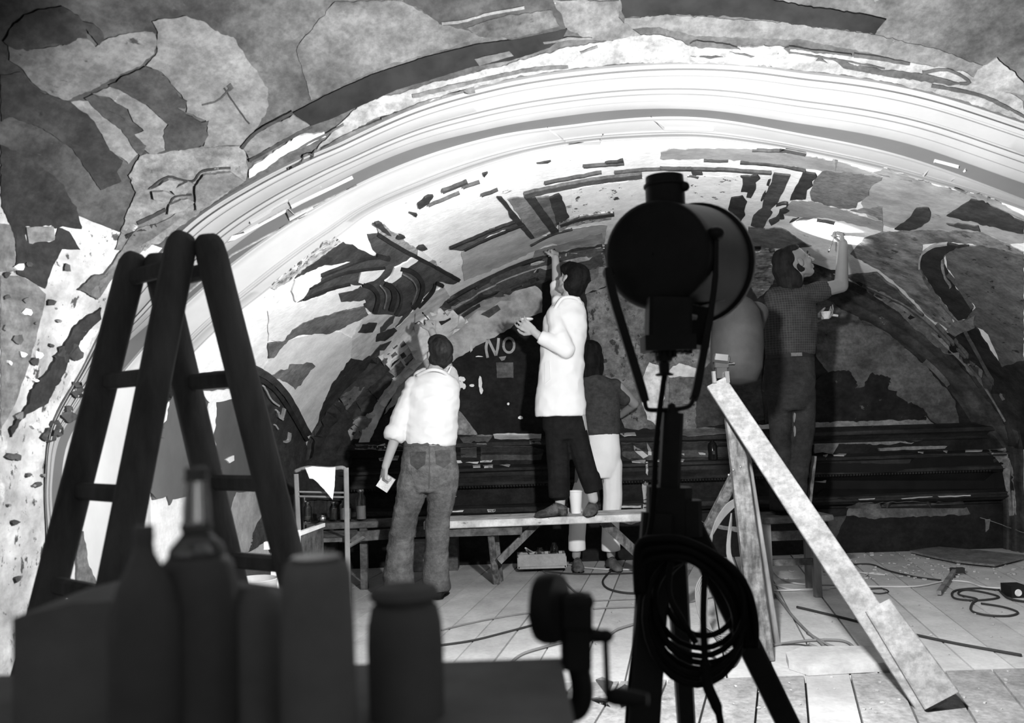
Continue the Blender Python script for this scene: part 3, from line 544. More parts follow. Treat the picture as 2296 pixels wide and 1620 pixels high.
# side wall, seen through the steps
l_ = lw
GW = mat('grey_wall_coat', .085, var=.12, scale=3, bump=.1, spots=[(.4, .73, 16, (1, 1, 1), .01)])
patch(q(340,800,3.24,[(60,330),(130,200),(300,140),(560,130),(760,110),(870,190),(980,330),(1080,480),(1110,620),(1110,1000),(900,1000),(760,1020),(590,1010),(560,1120),(500,1010),(300,1000),(140,1030),(120,1080),(100,1010),(0,1040),(-40,900),(0,600)]), GW, h=.01, parent=l_, amp=2)
patch(q(340,800,3.24,[(330,240),(630,220),(640,300),(570,290),(450,320),(430,560),(450,700),(480,820),(460,830),(420,640),(380,500),(400,320)]), T80, h=.02, parent=l_)
patch(q(340,800,3.24,[(50,350),(95,330),(80,450),(40,520)]), T80, h=.02, parent=l_); patch(q(340,800,3.24,[(520,740),(570,715),(575,750),(545,780)]), T80, h=.02, parent=l_)
stroke(q(340,800,3.24,[(80,300),(160,190),(300,140),(560,110),(720,120),(860,210),(980,370),(1110,600)]), 9, T3, parent=l_, h=.03, amp=1)
stroke(q(340,800,3.24,[(700,60),(850,140),(960,260),(1060,440),(1120,560)]), 14, T5, parent=l_, h=.03, amp=1)
for pl in ([(790,190),(840,290),(900,340)], [(880,370),(920,430),(940,360)], [(930,440),(900,420),(890,380)], [(980,540),(970,600),(940,610)], [(870,480),(890,510)]): stroke(q(340,800,3.24,pl), 4, T34, parent=l_, h=.035, amp=1)
patch(q(340,800,3.24,[(760,130),(900,260),(1060,520),(1110,640),(1110,1000),(950,1000),(850,560),(780,300)]), T5, h=.018, parent=l_)
patch(q(340,800,3.24,[(580,1200),(560,1110),(600,980),(830,980),(800,1120),(720,1280),(700,1400),(600,1500),(560,1400)]), T34, h=.014, parent=l_)
patch(q(340,800,3.24,[(820,1000),(1100,980),(1100,1400),(850,1420),(830,1330),(690,1420),(720,1290),(800,1130)]), T8, h=.014, parent=l_)
patch(q(0,950,2.4186,[(405,690),(440,580),(460,690),(470,770),(520,870),(490,900),(405,880)]), T12, h=.01, parent=l_)
patch([(700,985),(760,890),(800,960),(790,1040),(770,1120),(690,1120),(690,1040)], T3, h=.05, parent=w_)
h_, n_h = hit(1862, 520)
L2.rotation_euler = (h_-V(L2.location)).to_track_quat('-Z', 'Y').to_euler()
# ================================================================ floor of planks
M_under = mat('dark_gap_under_boards', .02, bump=0)
mb = MB(); mb.box((1.3, 3.6, -.06), (8, 8.6, .04)); floor = obj('floor', mb, M_under, kind='structure')
M_pl = [mat('dusty_plank_%d' % i, t, var=.12, scale=3, stretch=(1, 1, 1), bump=.2, bscale=60, spots=[(t*.55, .67, 9, (1, 1, 1), .08), (.85*t, .6, 40, (1, 1, 1), .2)]) for i, t in enumerate((.24, .27, .30, .255))]
def clip(poly, a, b, c_):                 # keep a*x+b*y<=c
    out = []
    for i in range(len(poly)):
        p, q_ = poly[i], poly[(i+1) % len(poly)]; fp, fq = a*p[0]+b*p[1]-c_, a*q_[0]+b*q_[1]-c_
        if fp <= 0: out.append(p)
        if (fp < 0) != (fq < 0) and abs(fp-fq) > 1e-9:
            t = fp/(fp-fq); out.append((p[0]+(q_[0]-p[0])*t, p[1]+(q_[1]-p[1])*t))
    return out
def planks(slope, ylo, yhi, w, off, rnd, wvar=.0, x0=-1.76, x1=4.4):
    ang = math.atan(slope); d = (math.sin(ang), math.cos(ang)); nn = (d[1], -d[0]); t = off-8
    while t < 9:
        ww = w*(1+rnd.uniform(-wvar, wvar)); g = .0045
        cuts = sorted([rnd.uniform(-1, 8) for _ in range(2)]); segs = [-2]+cuts+[10] if rnd.random() < .55 else [-2, 10]
        for a_, b__ in zip(segs[:-1], segs[1:]):
            po = [(nn[0]*(t+g)+d[0]*(a_+.002), nn[1]*(t+g)+d[1]*(a_+.002)), (nn[0]*(t+ww-g)+d[0]*(a_+.002), nn[1]*(t+ww-g)+d[1]*(a_+.002)), (nn[0]*(t+ww-g)+d[0]*b__, nn[1]*(t+ww-g)+d[1]*b__), (nn[0]*(t+g)+d[0]*b__, nn[1]*(t+g)+d[1]*b__)]
            for cl in ((-1, 0, -x0), (1, 0, x1), (0, -1, -ylo), (0, 1, yhi)):
                po = clip(po, *cl)
                if len(po) < 3: break
            if len(po) < 3: continue
            if len(po) > 2 and max(p[1] for p in po)-min(p[1] for p in po) < .02: continue
            z = rnd.uniform(-.003, 0); m_ = MB(); k = len(po)
            m_.v = [V((x, y, z)) for x, y in po]+[V((x, y, -.038)) for x, y in po]
            m_.f = [tuple(range(k)), tuple(range(k, 2*k))[::-1]]+[(i, k+i, k+(i+1) % k, (i+1) % k) for i in range(k)]
            obj('plank', m_, rnd.choice(M_pl), floor)
        t += ww
rr = random.Random(11)
planks(.301, .5, 4.05, .195, .05, rr, .06)
M_pl = [mat('back_plank_%d' % i, t, var=.12, scale=3, bump=.2, bscale=60, spots=[(t*.55, .67, 9, (1, 1, 1), .08)]) for i, t in enumerate((.38, .42, .45, .40))]
planks(.191, 4.06, 7.42, .215, .09, rr, .16)
# ================================================================ cornice and dado of the far wall
M_corn = mat('dark_cornice', .028, var=.4, scale=6, stretch=(.4, 1, 3), bump=.2, spots=[(.3, .71, 16, (1, 1, 2), .02)])
M_corn2 = mat('dark_dado', .016, var=.3, scale=4, bump=.15, spots=[(.15, .73, 12, (1, 1, 1), .02)])
def zat(py, d=7.4, px=1500): return P(px, py, d).z
XA, XB = P(692, 1000, 7.38).x, 4.02
def moulding(name, prof, m, xa=XA, xb=XB, **k):
    mb = MB(); mb.rings([[V((x, 7.4-o, z)) for o, z in prof] for x in (xa, xb)]); return obj(name, mb, m, kind='structure', **k)
z = lambda py: zat(py)
# shelf moulding, frieze, beaded ledge, dado, foot ledge
moulding('trim_5', [(-.01, z(968)), (.03, z(968)), (.10, z(974)), (.14, z(978)), (.14, z(986)), (.10, z(990)), (.05, z(998)), (.03, z(1004)), (-.01, z(1004))], M_corn)
moulding('trim_6', [(-.01, z(1030)), (.06, z(1030)), (.16, z(1034)), (.16, z(1040)), (.12, z(1044)), (.12, z(1052)), (.09, z(1062)), (.11, z(1066)), (.11, z(1072)), (.05, z(1080)), (-.01, z(1080))], M_corn)
moulding('trim_7', [(-.01, z(1118)), (.05, z(1118)), (.14, z(1122)), (.14, z(1132)), (.09, z(1140)), (-.01, z(1144))], M_corn)
moulding('baseboard_back', [(-.01, z(1150)), (.05, z(1150)), (.05, 0), (-.01, 0)], M_corn2)
mb = MB()
for i in range(230):
    x = XA+.05+i*.024; mb.ell((x, 7.4-.115, z(1075)), (.009, .009, .009), n=6, m=4)
beads = obj('bead', mb, M_corn, bpy.data.objects['trim_6'], smooth=True, kind='stuff')
WALLT = bvh([(mbk, wb)]); LED = []
for nme in ('trim_5', 'trim_6', 'trim_7', 'baseboard_back'):
    o = bpy.data.objects[nme]; m_ = MB(); m_.v = [v.co.copy() for v in o.data.vertices]; m_.f = [tuple(p.vertices) for p in o.data.polygons]; LED.append((m_, o))
T_ALL = bvh(SHELL+LED)
def wp(pl, m, h=.004, amp=1.5, **k): return patch(pl, m, h=h, amp=amp, parent=k.pop('parent', wb), tree=T_ALL, **k)
wp(K_((90,330),(210,325),(400,330),(480,330),(480,370),(210,375),(100,370)), T45); wp(K_((-180,360),(0,335),(90,340),(40,420),(-150,400)), T16)
wp(K_((385,385),(480,380),(480,412),(390,415)), T20); wp(N_((700,310),(860,320),(1060,310),(1050,355),(700,345)), T20); wp(N_((860,320),(920,305),(930,350),(870,350)), T60)
wp(N_((900,395),(1020,390),(1010,425),(880,425)), T26); wp(K_((-40,440),(-170,445),(-170,520),(-40,520)), T12, amp=.5); wp(K_((-10,430),(400,430),(500,460),(480,540),(-10,540)), T8)
wp(K_((1110,330),(1230,315),(1240,345),(1150,355)), T45); wp(K_((1600,280),(1720,270),(1960,290),(1970,330),(1700,350),(1600,340)), T16)
wp(K_((1120,400),(1400,400),(1410,540),(1220,550),(1130,510)), tone(8, var=.5, scale=14)); wp(K_((1570,395),(1980,395),(1990,530),(1570,540)), T8)
for pl in (((1220,420),(1270,450),(1340,510),(1300,530),(1230,470)), ((1330,400),(1360,450),(1365,500),(1335,500)), ((1560,540),(1630,540),(1620,555),(1570,555)), ((1200,545),(1320,550),(1310,568),(1210,560)), ((0,545),(80,545),(70,555),(0,558)), ((10,585),(90,585),(90,605),(20,605)), ((140,580),(230,585),(220,600)), ((1600,490),(1630,485),(1630,500)), ((1740,480),(1800,485),(1800,500),(1750,500)), ((50,935),(110,935),(110,955),(50,955)), ((1390,540),(1430,540),(1430,555),(1390,555)), ((1320,560),(1340,560),(1335,660),(1320,640)), ((1300,700),(1340,720),(1320,830),(1400,800),(1390,830),(1300,860),(1290,760)), ((1100,910),(1280,905),(1290,940),(1280,925),(1110,925)), ((1300,870),(1400,860),(1380,940),(1290,960))):
    wp(K_(*pl), T45, h=.008, amp=1.2, name='plaster_chip')
for pl in (((1420,425),(1470,425),(1480,445),(1430,445)), ((1555,468),(1610,465),(1610,480),(1560,480)), ((1640,462),(1700,462),(1695,480),(1640,478)), ((1610,430),(1700,425),(1690,440),(1610,440)), ((1380,795),(1490,785),(1480,800),(1390,802)), ((1660,780),(1720,780),(1710,800),(1665,800)), ((1500,440),(1600,435),(1590,450)), ((870,410),(1020,395),(1010,425),(880,430)), ((1395,690),(1440,688),(1420,700))):
    wp(N_(*pl), T60, h=.008, amp=1, name='plaster_chip')
for pl in (((560,470),(600,460),(590,500)), ((640,455),(760,455),(740,470),(650,470)), ((1380,435),(1430,432),(1425,450)), ((1600,430),(1635,430),(1630,444)), ((1790,425),(1940,420),(1935,430),(1790,435)), ((860,840),(1010,832),(1000,842),(870,848)), ((1230,835),(1360,822),(1500,815),(1500,822),(1240,842)), ((1550,815),(1830,805),(1830,815),(1560,825)), ((480,690),(560,685),(590,665),(580,700))):
    wp(L_(*pl), T34, h=.008, amp=.8, name='plaster_chip')
wp(L_((760,905),(900,870),(1250,865),(1770,865),(1830,970),(1400,990),(1030,1010),(760,980)), tone(12, var=.3), amp=3)
wp(L_((560,900),(760,910),(760,980),(1030,1010),(1050,1080),(1040,1200),(1060,1340),(620,1340),(600,1100),(690,1080)), tone(8, var=.25), amp=3)
wp(L_((600,1000),(760,980),(700,1100),(660,1250),(600,1250)), T5)
wp(L_((470,470),(1960,425),(2110,520),(2140,800),(850,840),(500,850),(430,560)), mat('black_dado', .009, var=.2, bump=.05), h=.003)
wp(L_((1980,410),(2140,400),(2200,600),(2230,980),(2170,990),(2150,800),(2110,560)), mat('mottled_white2', .22), h=.006)
wp(L_((1960,1020),(2000,1010),(1990,1100),(1965,1130)), T16); wp(K_((1690,960),(1800,1050),(2050,1080),(2060,1120),(1900,1090),(1700,1010)), T26)
wp(K_((1100,1010),(1190,1015),(1300,1030),(1210,1060),(1110,1040)), T12)
stroke(L_((1915,1000),(2100,1060),(2290,1130)), 1.4, T20, parent=wb, h=.01, amp=.3, tree=T_ALL)
# ================================================================ things
M_oldwood = mat('dark_old_wood', .16, var=.35, scale=10, stretch=(1, 1, .25), bump=.4, rough=.7)
M_black = mat('black_lamp_metal', .03, var=.2, bump=.05, rough=.45)
M_black2 = mat('black_rubber', .010, var=.3, bump=0, rough=.6)
M_char = mat('charcoal_enamel', .03, var=.2, bump=.05, rough=.35)
M_white_wood = mat('whitewashed_plank', .21, var=.12, scale=9, stretch=(1, 1, 1), bump=.4, bscale=40, spots=[(.25, .68, 14, (1, 1, 1), .05)])
M_wood = mat('paint_splashed_wood', .13, var=.5, scale=14, stretch=(2, 2, .5), bump=.5, spots=[(.5, .71, 26, (1, 1, 1), .02)])
M_wood2 = mat('grey_wood', .10, var=.4, scale=10, bump=.4, spots=[(.5, .73, 24, (1, 1, 1), .02)])
M_steel = mat('bright_metal', .6, var=.1, bump=0, rough=.22, metal=1.0)
def glass(name, col=.9, rough=.05):
    m = bpy.data.materials.new(name); m.use_nodes = True; b = m.node_tree.nodes['Principled BSDF']
    b.inputs['Base Color'].default_value = (col, col, col, 1); b.inputs['Transmission Weight'].default_value = 1; b.inputs['Roughness'].default_value = rough; b.inputs['IOR'].default_value = 1.45
    return m
M_glass = glass('clear_glass', .85); M_dglass = glass('dark_glass', .10); M_mglass = glass('brown_glass', .35)
# ---------------------------------------------------------------- the two step ladders standing crossed
def extend(p0, p1, zz=0.0):
    p0, p1 = V(p0), V(p1); t = (zz-p0.z)/(p1.z-p0.z); return p0.lerp(p1, t)
def ladder(label, rails, rungs, side):
    (a0, a1), (b0, b1) = rails; A0, B0 = P(*a0), P(*b0); A1, B1 = extend(A0, P(*a1)), extend(B0, P(*b1))
    t = thing('ladder_section', label, 'ladder', ((A1+B1)/2), 'hinged halves of the dark step ladder'); across = (B0-A0).normalized()
    for nm, p0, p1 in (('rail', A0, A1), ('rail', B0, B1)):
        mb = MB(); d = (p1-p0).normalized(); n = d.cross(across).normalized(); c = across; L = (p1-p0).length
        secs = []
        for s, w, h in [(-.0, .012, .02), (.008, .022, .028), (.025, .03, .034), (.06, .034, .036), (L*.5, .033, .037), (L, .034, .037)]:
            pc = p0+d*s; ring = []
            for k in range(12):
                a = 2*math.pi*k/12; ca, sa = math.cos(a), math.sin(a); e = 3.2
                ring.append(pc+c*(w*abs(ca)**(2/e)*(1 if ca > 0 else -1))+n*(h*abs(sa)**(2/e)*(1 if sa > 0 else -1)))
            secs.append(ring)
        mb.rings(secs); obj('rail', mb, M_oldwood, t, smooth=40)
    for zz in rungs:
        p, q_ = extend(A0, A1, zz), extend(B0, B1, zz); mb = MB()
        mb.beam(p, q_, .03, .042, bev=.008); obj('rung', mb, M_oldwood, t)
    return t
zr = lambda py, d, px: P(px, py, d).z
ladder('far-left half of the dark wooden step ladder, leaning beside the white arch foot', (((303, 568, 2.42), (100, 1370, 2.25)), ((411, 522, 2.26), (250, 1345, 2.06))),
       (zr(612, 2.34, 357), zr(850, 2.29, 300), zr(1103, 2.22, 228), zr(1320, 2.18, 180)), -1)
ladder('right half of the dark wooden step ladder, splayed toward the crate and clothed chair', (((349, 568, 2.42), (520, 1300, 2.46)), ((463, 525, 2.26), (650, 1262, 2.33))),
       (zr(617, 2.34, 410), zr(853, 2.36, 465), zr(1082, 2.38, 535), zr(1258, 2.40, 590)), 1)
# ---------------------------------------------------------------- big black floodlight on its stand
d1 = 2.1
hd = thing('floodlight', 'large black drum floodlight seen from behind, blocking the top of the inner arch', 'lamp', P(1500, 940, d1))
ax = (V((math.sin(math.radians(30)), math.cos(math.radians(30)), .055))).normalized()
Cb = P(1466, 570, d1)
R = .132
mb = MB(); mb.lathe(Cb, [(.002, -.006), (.09, -.004), (.118, .0), (R-.003, .008), (R, .02), (R+.002, .06), (R+.012, .17), (R+.023, .295), (R+.018, .296), (R+.006, .17), (R-.008, .02), (.09, .012), (.003, .012)], 48, ax, cap=False)
obj('drum', mb, M_black, hd, smooth=50)
mb = MB(); mb.lathe(Cb, [(R+.021, .286), (R+.030, .288), (R+.032, .298), (R+.029, .308), (R+.018, .308), (R+.016, .294)], 48, ax, cap=False); obj('front_rim', mb, M_char, hd, smooth=50)
mb = MB(); mb.lathe(Cb, [(.002, .05), (.06, .06), (.1, .1), (R, .25)], 40, ax, cap=False); obj('reflector', mb, M_steel, hd, smooth=True)
mb = MB(); mb.lathe(Cb+ax*.10, [(.001, -.03), (.02, -.025), (.028, 0), (.02, .025), (.001, .03)], 16, ax); 
me_ = bpy.data.materials.new('lamp_glow'); me_.use_nodes = True; bb = me_.node_tree.nodes['Principled BSDF']; bb.inputs['Emission Color'].default_value = (1, 1, 1, 1); bb.inputs['Emission Strength'].default_value = 12
obj('bulb', mb, me_, hd, smooth=True)
top = P(1492, 452, d1+.06)
mb = MB(); mb.lathe(top-V((0, 0, .02)), [(.048, 0), (.048, .055), (.052, .056), (.052, .062), (.047, .064), (.046, .082), (.03, .086), (.001, .086)], 28); mb.ell(P(1535, 418, d1+.03), (.012, .012, .012)); obj('vent_cap', mb, M_black, hd, smooth=40)
mb = MB(); mb.beam(P(1499, 670, d1), P(1497, 768, d1), .10, .085, (0, 1, 0), bev=.008); mb.beam(P(1560, 690, d1+.06), P(1548, 775, d1+.05), .085, .05, (0, 1, 0), bev=.01); obj('base_housing', mb, M_black, hd)
mb = MB(); mb.box(P(1497, 770, d1), (.118, .09, .036))
for k in range(9): mb.box(P(1452+k*11.5, 785+(k % 3)*4-abs(k-4)*2.5, d1), (.008, .05, .022))
mb.lathe(P(1490, 842, d1), [(.02, 0), (.022, .004), (.012, .008), (.013, .03), (.02, .035), (.022, .06)], 14); obj('cooling_fins', mb, M_black, hd)
mb = MB(); mb.beam(P(1535, 697, d1+.02), P(1620, 672, d1+.14), .012, .004, (0, 0, 1)); mb.tube([P(1531, 705, d1-.01), P(1560, 712, d1)], .008); obj('bracket', mb, M_steel, hd)
# U-shaped yoke
def yk(a, b, wa, wb_):
    mb = MB(); mb.beam(a, b, wa, .006, fw, w1=wb_); return mb
yl0, yl1 = P(1362, 612, d1+.02), P(1450, 908, d1); yr0, yr1 = P(1609, 520, d1+.06), P(1562, 880, d1+.02)
mb = MB(); mb.beam(yl0, yl1, .030, .006, V((1, .2, 0))); mb.v = [V(v) for v in mb.v]
mb = MB(); 
def strap(mb, pts, w, th):
    for a, b in zip(pts[:-1], pts[1:]):
        mb.beam(a, b, w, th, (0, 1, 0), bev=0)
mb.tube(spline([P(1362, 600, d1), P(1374, 660, d1), P(1404, 760, d1), P(1432, 850, d1), P(1447, 900, d1)], 3), [.010, .013, .014, .014, .014, .014, .014, .014, .014, .014, .014, .013, .012], n=4)
mb.tube(spline([P(1445, 893, d1), P(1449, 914, d1), P(1462, 919, d1), P(1500, 918, d1), P(1535, 914, d1), P(1549, 906, d1), P(1556, 890, d1)], 4), .0055, n=8)
mb.tube(spline([P(1556, 893, d1), P(1566, 850, d1+.02), P(1590, 720, d1), P(1604, 620, d1-.02), P(1606, 520, d1-.03)], 3), [.013]*4+[.012]*3+[.009]*3+[.007]*3, n=4)
mb.ell(P(1604, 525, d1-.02), (.022, .03, .018)); mb.ell(P(1364, 612, d1+.02), (.014, .02, .016)); obj('yoke', mb, M_black, hd, smooth=40)
mb = MB(); mb.tube([P(1650, 556, d1+.24), P(1704, 556, d1+.26)], .007); mb.ell(P(1655, 556, d1+.24), (.012, .01, .01)); obj('filter_clip', mb, M_black, hd)
mb = MB(); cab = [P(1490, 842, d1), P(1486, 870, d1-.01), P(1478, 930, d1-.03), P(1470, 1010, d1-.05), P(1467, 1080, d1-.06), P(1458, 1180, d1-.07), P(1440, 1240, d1-.08), P(1427, 1290, d1-.06), P(1432, 1370, d1-.05), P(1425, 1440, d1-.06), P(1412, 1550, d1-.06), P(1405, 1660, d1-.06)]
mb.tube(spline(cab, 5), .0065, 8); cc = obj('power_cable', mb, M_black2, hd, smooth=True)
# the stand
st = thing('light_stand', 'black wooden tripod stand under the big floodlight', 'stand', G(1440, 1700))
st.location = (P(1440, 1620, 2.05).x, 2.05, 0)
mb = MB(); mb.beam(P(1508, 925, d1), P(1497, 1150, d1), .046, .05, fw, bev=.008); mb.lathe(P(1506, 925, d1), [(.017, -.02), (.017, .0), (.010, .012), (.009, .02), (.001, .024)], 12, up); obj('centre_column', mb, M_black, st)
mb = MB(); mb.beam(P(1500, 1090, d1+.01), P(1498, 1250, d1+.01), .10, .085, fw, bev=.02); mb.beam(P(1545, 1120, d1), P(1548, 1200, d1), .05, .06, fw, bev=.01); obj('clamp_head', mb, M_black, st)
def leg(a, b, w, h, m, zz=0.0, **k):
    mb = MB(); mb.beam(a, extend(a, b, zz), w, h, fw, bev=.006); return obj('leg', mb, m, k.pop('parent'), **k)
leg(P(1474, 1150, d1-.03), P(1442, 1620, d1-.06), .07, .045, M_black, parent=st)
leg(P(1540, 1160, d1), P(1775, 1640, d1+.12), .055, .04, M_black, parent=st)
leg(P(1510, 1160, d1+.05), P(1515, 1240, d1+.12), .05, .035, M_black, parent=st)
# coil of cable hung on the stand
cl = thing('cable_coil', 'coil of thick black cable hanging on the black light stand', 'cable', (P(1560, 1400, 2.0).x, 2.02, 0))
rr = random.Random(5)
def loop(cx, top_, bot, hw, seed, d=2.0):
    r_ = random.Random(seed); pts = []
    for k in range(25):
        a = 2*math.pi*k/24; x = cx+hw*math.sin(a)*(1.0-.12*math.cos(a)); y = (top_+bot)/2-(bot-top_)/2*math.cos(a)
        x += 14*math.cos(a)*math.sin(a)+(.30*(1-math.cos(a))*18); pts.append(P(x, y, d+.035*math.sin(a+seed)))
    return pts
loops = [(1552, 1240, 1535, 112, 1), (1556, 1235, 1512, 108, 2), (1560, 1245, 1470, 104, 3), (1564, 1238, 1500, 114, 4), (1562, 1250, 1452, 100, 5), (1556, 1244, 1522, 116, 6), (1570, 1240, 1486, 110, 7), (1568, 1250, 1425, 84, 8), (1558, 1236, 1528, 98, 9)]
for a in loops:
    mb = MB(); mb.tube(loop(*a, d=1.98+a[4]*.009), .0068, 8); obj('cable_turn', mb, M_black2, cl, smooth=True)
for k in range(7):
    o_ = (k-3)*7; e_ = (k % 3)*.008; mb = MB(); mb.tube(spline([P(1436+o_*.3, 1330, 1.99), P(1437+o_*.3, 1245+o_, 1.985+e_), P(1480, 1228+o_, 1.97+e_), P(1540, 1232+o_*.9, 1.96+e_), P(1604-o_*.6, 1268+o_*.7, 1.97+e_), P(1648-o_, 1318+o_*.4, 1.98+e_), P(1670-o_, 1380, 1.99+e_), P(1672-o_, 1450, 2.0)], 5), .009, 8); obj('cable_turn', mb, M_black2, cl, smooth=True)
mb = MB(); mb.tube(spline([P(1505, 1250, 1.97), P(1500, 1330, 1.97), P(1530, 1390, 1.96), P(1560, 1440, 1.96)], 5), .007); mb.tube(spline([P(1580, 1280, 1.97), P(1577, 1380, 1.96), P(1580, 1460, 1.96), P(1585, 1530, 1.95), P(1612, 1600, 1.93), P(1624, 1700, 1.92)], 5), [.007]*12+[.012]*8+[.008]*6); obj('cable_tail', mb, M_black2, cl, smooth=True)
# ---------------------------------------------------------------- second lamp on home-made wooden tripod
t2 = thing('wooden_tripod', 'home-made tripod of paint-splashed planks with one bright white plank leg', 'tripod', G(1760, 1500))
mb = MB(); pa, pb_ = P(1606, 858, 4.3), G(2092, 1588); n_ = (pb_-pa).normalized()
side = V((1, .25, 0)).normalized()
mb.beam(pa, pb_, .10, .03, fw, w1=.12, bev=.004); obj('plank_leg', mb, M_white_wood, t2, label='whitewashed plank leg')
mb = MB(); pm = pa.lerp(pb_, .735); pe = pa.lerp(pb_, .985)
off = V((.03, -.045, .02)); mb.beam(pm+off, pe+off, .112, .03, fw, w1=.15, bev=.006); obj('splint_board', mb, M_white_wood, t2, label='short board nailed over the lower end of the white plank leg')
mb = MB(); mb.beam(P(1643, 935, 4.36), G(1712, 1480), .075, .05, fw, w1=.10, bev=.006); obj('leg', mb, M_wood, t2)
mb = MB(); mb.beam(P(1665, 1035, 4.5), G(1486, 1375), .055, .035, fw, w1=.05, bev=.004); obj('leg', mb, M_wood, t2)
mb = MB(); mb.beam(P(1672, 1000, 4.5), G(1742, 1440), .03, .03, fw, bev=.004); obj('brace', mb, M_oldwood, t2)
mb = MB()
for x, y in ((1644, 1053), (1634, 1064), (1660, 1046), (1676, 1180), (1680, 1196), (1672, 1160)): mb.ell(P(x, y, 4.32), (.006, .006, .006), n=8, m=5)
obj('nail', mb, M_steel, t2, smooth=True, kind='stuff')
f2 = thing('spot_lamp', 'smaller grey bullet-shaped lamp clamped above the white plank leg', 'lamp', P(1615, 856, 4.3))
axx = (V((2.25, 6.35, 2.42))-V(P(1655, 745, 4.45))).normalized(); mb = MB(); c0 = P(1650, 775, 4.4)
MG = mat('grey_lamp_enamel', .02, var=.25, scale=5, rough=.75, bump=.05)
mb.lathe(P(1652, 800, 4.42), [(.03, -.14), (.10, -.12), (.125, -.05), (.13, .05), (.125, .16), (.105, .24), (.07, .29), (.03, .315), (.001, .32)], 32, (V((.10, .12, 1))).normalized()); obj('housing', mb, MG, f2, smooth=60)
mb = MB(); mb.tube([P(1675, 770, 4.5)+V((.03, .10, .0)), P(1690, 720, 4.62), P(1695, 700, 4.7)], [.05, .06, .065], 20); obj('snout', mb, M_black, f2, smooth=40)
mb = MB(); mb.beam(P(1600, 802, 4.3), P(1634, 806, 4.3), .04, .045, fw, bev=.01); mb.beam(P(1602, 812, 4.31), P(1632, 812, 4.31), .05, .03, fw); mb.box(P(1617, 836, 4.32), (.05, .04, .05)); obj('swivel_block', mb, M_char, f2)
mb = MB()
for x in (1600, 1630):
    mb = MB(); mb.beam(P(x, 832, 4.28), P(x+2, 858, 4.28), .018, .02, fw, bev=.003); obj('clamp_plate', mb, M_steel, f2)
mb = MB(); mb.beam(P(1604, 799, 4.27), P(1632, 802, 4.27), .03, .008, fw); obj('top_plate', mb, M_steel, f2)
mb = MB(); mb.tube([P(1632, 815, 4.3), P(1646, 814, 4.27)], .005); obj('wing_screw', mb, M_steel, f2)
mb = MB(); mb.tube(spline([P(1560, 640, 4.6), P(1575, 700, 4.5), P(1600, 780, 4.4)], 4), .01); 
# bundle of pale leads on the tripod
ld = thing('lead_bundle', 'bundle of pale cable hanging inside the wooden tripod', 'cable', G(1640, 1440))
rr = random.Random(8)
for k in range(9):
    mb = MB(); j = k*3; mb.tube(spline([P(1648, 1118+k*2, 4.4), P(1625-k, 1135+k*4, 4.38), P(1600-k*2, 1180+k*6, 4.37), P(1590-k*2+j, 1260, 4.36), P(1560+j, 1320+k*5, 4.3), P(1575+j, 1395+k*3, 4.2), P(1620+j*.5, 1420+k*6, 4.12), P(1650, 1400+k*6, 4.15), P(1655+k, 1320, 4.3), P(1630+k, 1240, 4.36), P(1640, 1150+k*3, 4.4)], 5), .0038, 6); obj('cable_turn', mb, mat('pale_cable', .12, bump=0), ld, smooth=True)
# ---------------------------------------------------------------- bench
bn = thing('trestle_bench', 'long plank bench on splayed legs, white-spattered, under the man in the white coat', 'bench', (P(1200, 1290, 6.35).x, 6.35, 0))
MBn = mat('spattered_bench_wood', .50, var=.35, scale=6, bump=.4, spots=[(.15, .62, 10, (1, 1, 2), .05)])
bz = P(1290, 1152, 6.35).z
mb = MB(); xa, xb = P(955, 1170, 6.35).x, P(1455, 1150, 6.35).x; mb.beam((xa, 6.35, bz-.03), (xb, 6.35, bz-.02), .34, .05, bev=.006); obj('seat_plank', mb, MBn, bn)
mb = MB(); xc = P(690, 1170, 6.45).x; mb.beam((xc, 6.52, bz-.04), (xa+.25, 6.5, bz-.03), .2, .045, bev=.004); obj('rear_plank', mb, M_wood2, bn)
mb = MB(); mb.beam((xc+.25, 6.33, bz-.11), (xa+.1, 6.33, bz-.08), .04, .07, bev=.004); mb.beam((xa+.1, 6.24, bz-.08), (P(1170, 1170, 6.3).x, 6.24, bz-.08), .03, .07); obj('apron', mb, M_wood2, bn)
for a, b in (((1098, 1175, 6.24), (1113, 1308)), ((1448, 1158, 6.24), (1470, 1300))):
    mb = MB(); pa = P(*a); gb = G(*b); mb.beam(pa, gb, .045, .05, fw, w1=.05, bev=.01); obj('leg', mb, M_wood, bn)
for a, b in (((815, 1175, 6.45), (818, 1290)), ((690, 1170, 6.5), (688, 1290))):
    mb = MB(); mb.beam(P(*a), V((P(*a).x, 6.45, 0)), .05, .05, fw); obj('leg', mb, M_wood2, bn)
mb = MB(); mb.beam(P(1118, 1258, 6.3), P(1205, 1172, 6.4), .05, .03, fw); obj('brace', mb, M_wood, bn)
mb = MB(); mb.beam(P(1352, 1168, 6.4), P(1440, 1250, 6.3), .065, .03, fw); obj('brace', mb, M_wood, bn)
for nm, xq, dy in (('leg', 1108, .25), ('leg', 1455, .25)):
    mb = MB(); mb.beam(P(xq, 1172, 6.47), V((P(xq, 1172, 6.47).x+.03, 6.6, 0)), .045, .05, fw); obj('leg', mb, M_wood, bn)
bt = bz-.005
def lathe_thing(name, label, cat, base, parts, group=None):
    t = thing(name, label, cat, base, group)
    for nm, prof, m in parts: 
        mb = MB(); mb.lathe(base, prof, 24); obj(nm, mb, m, t, smooth=45)
    return t
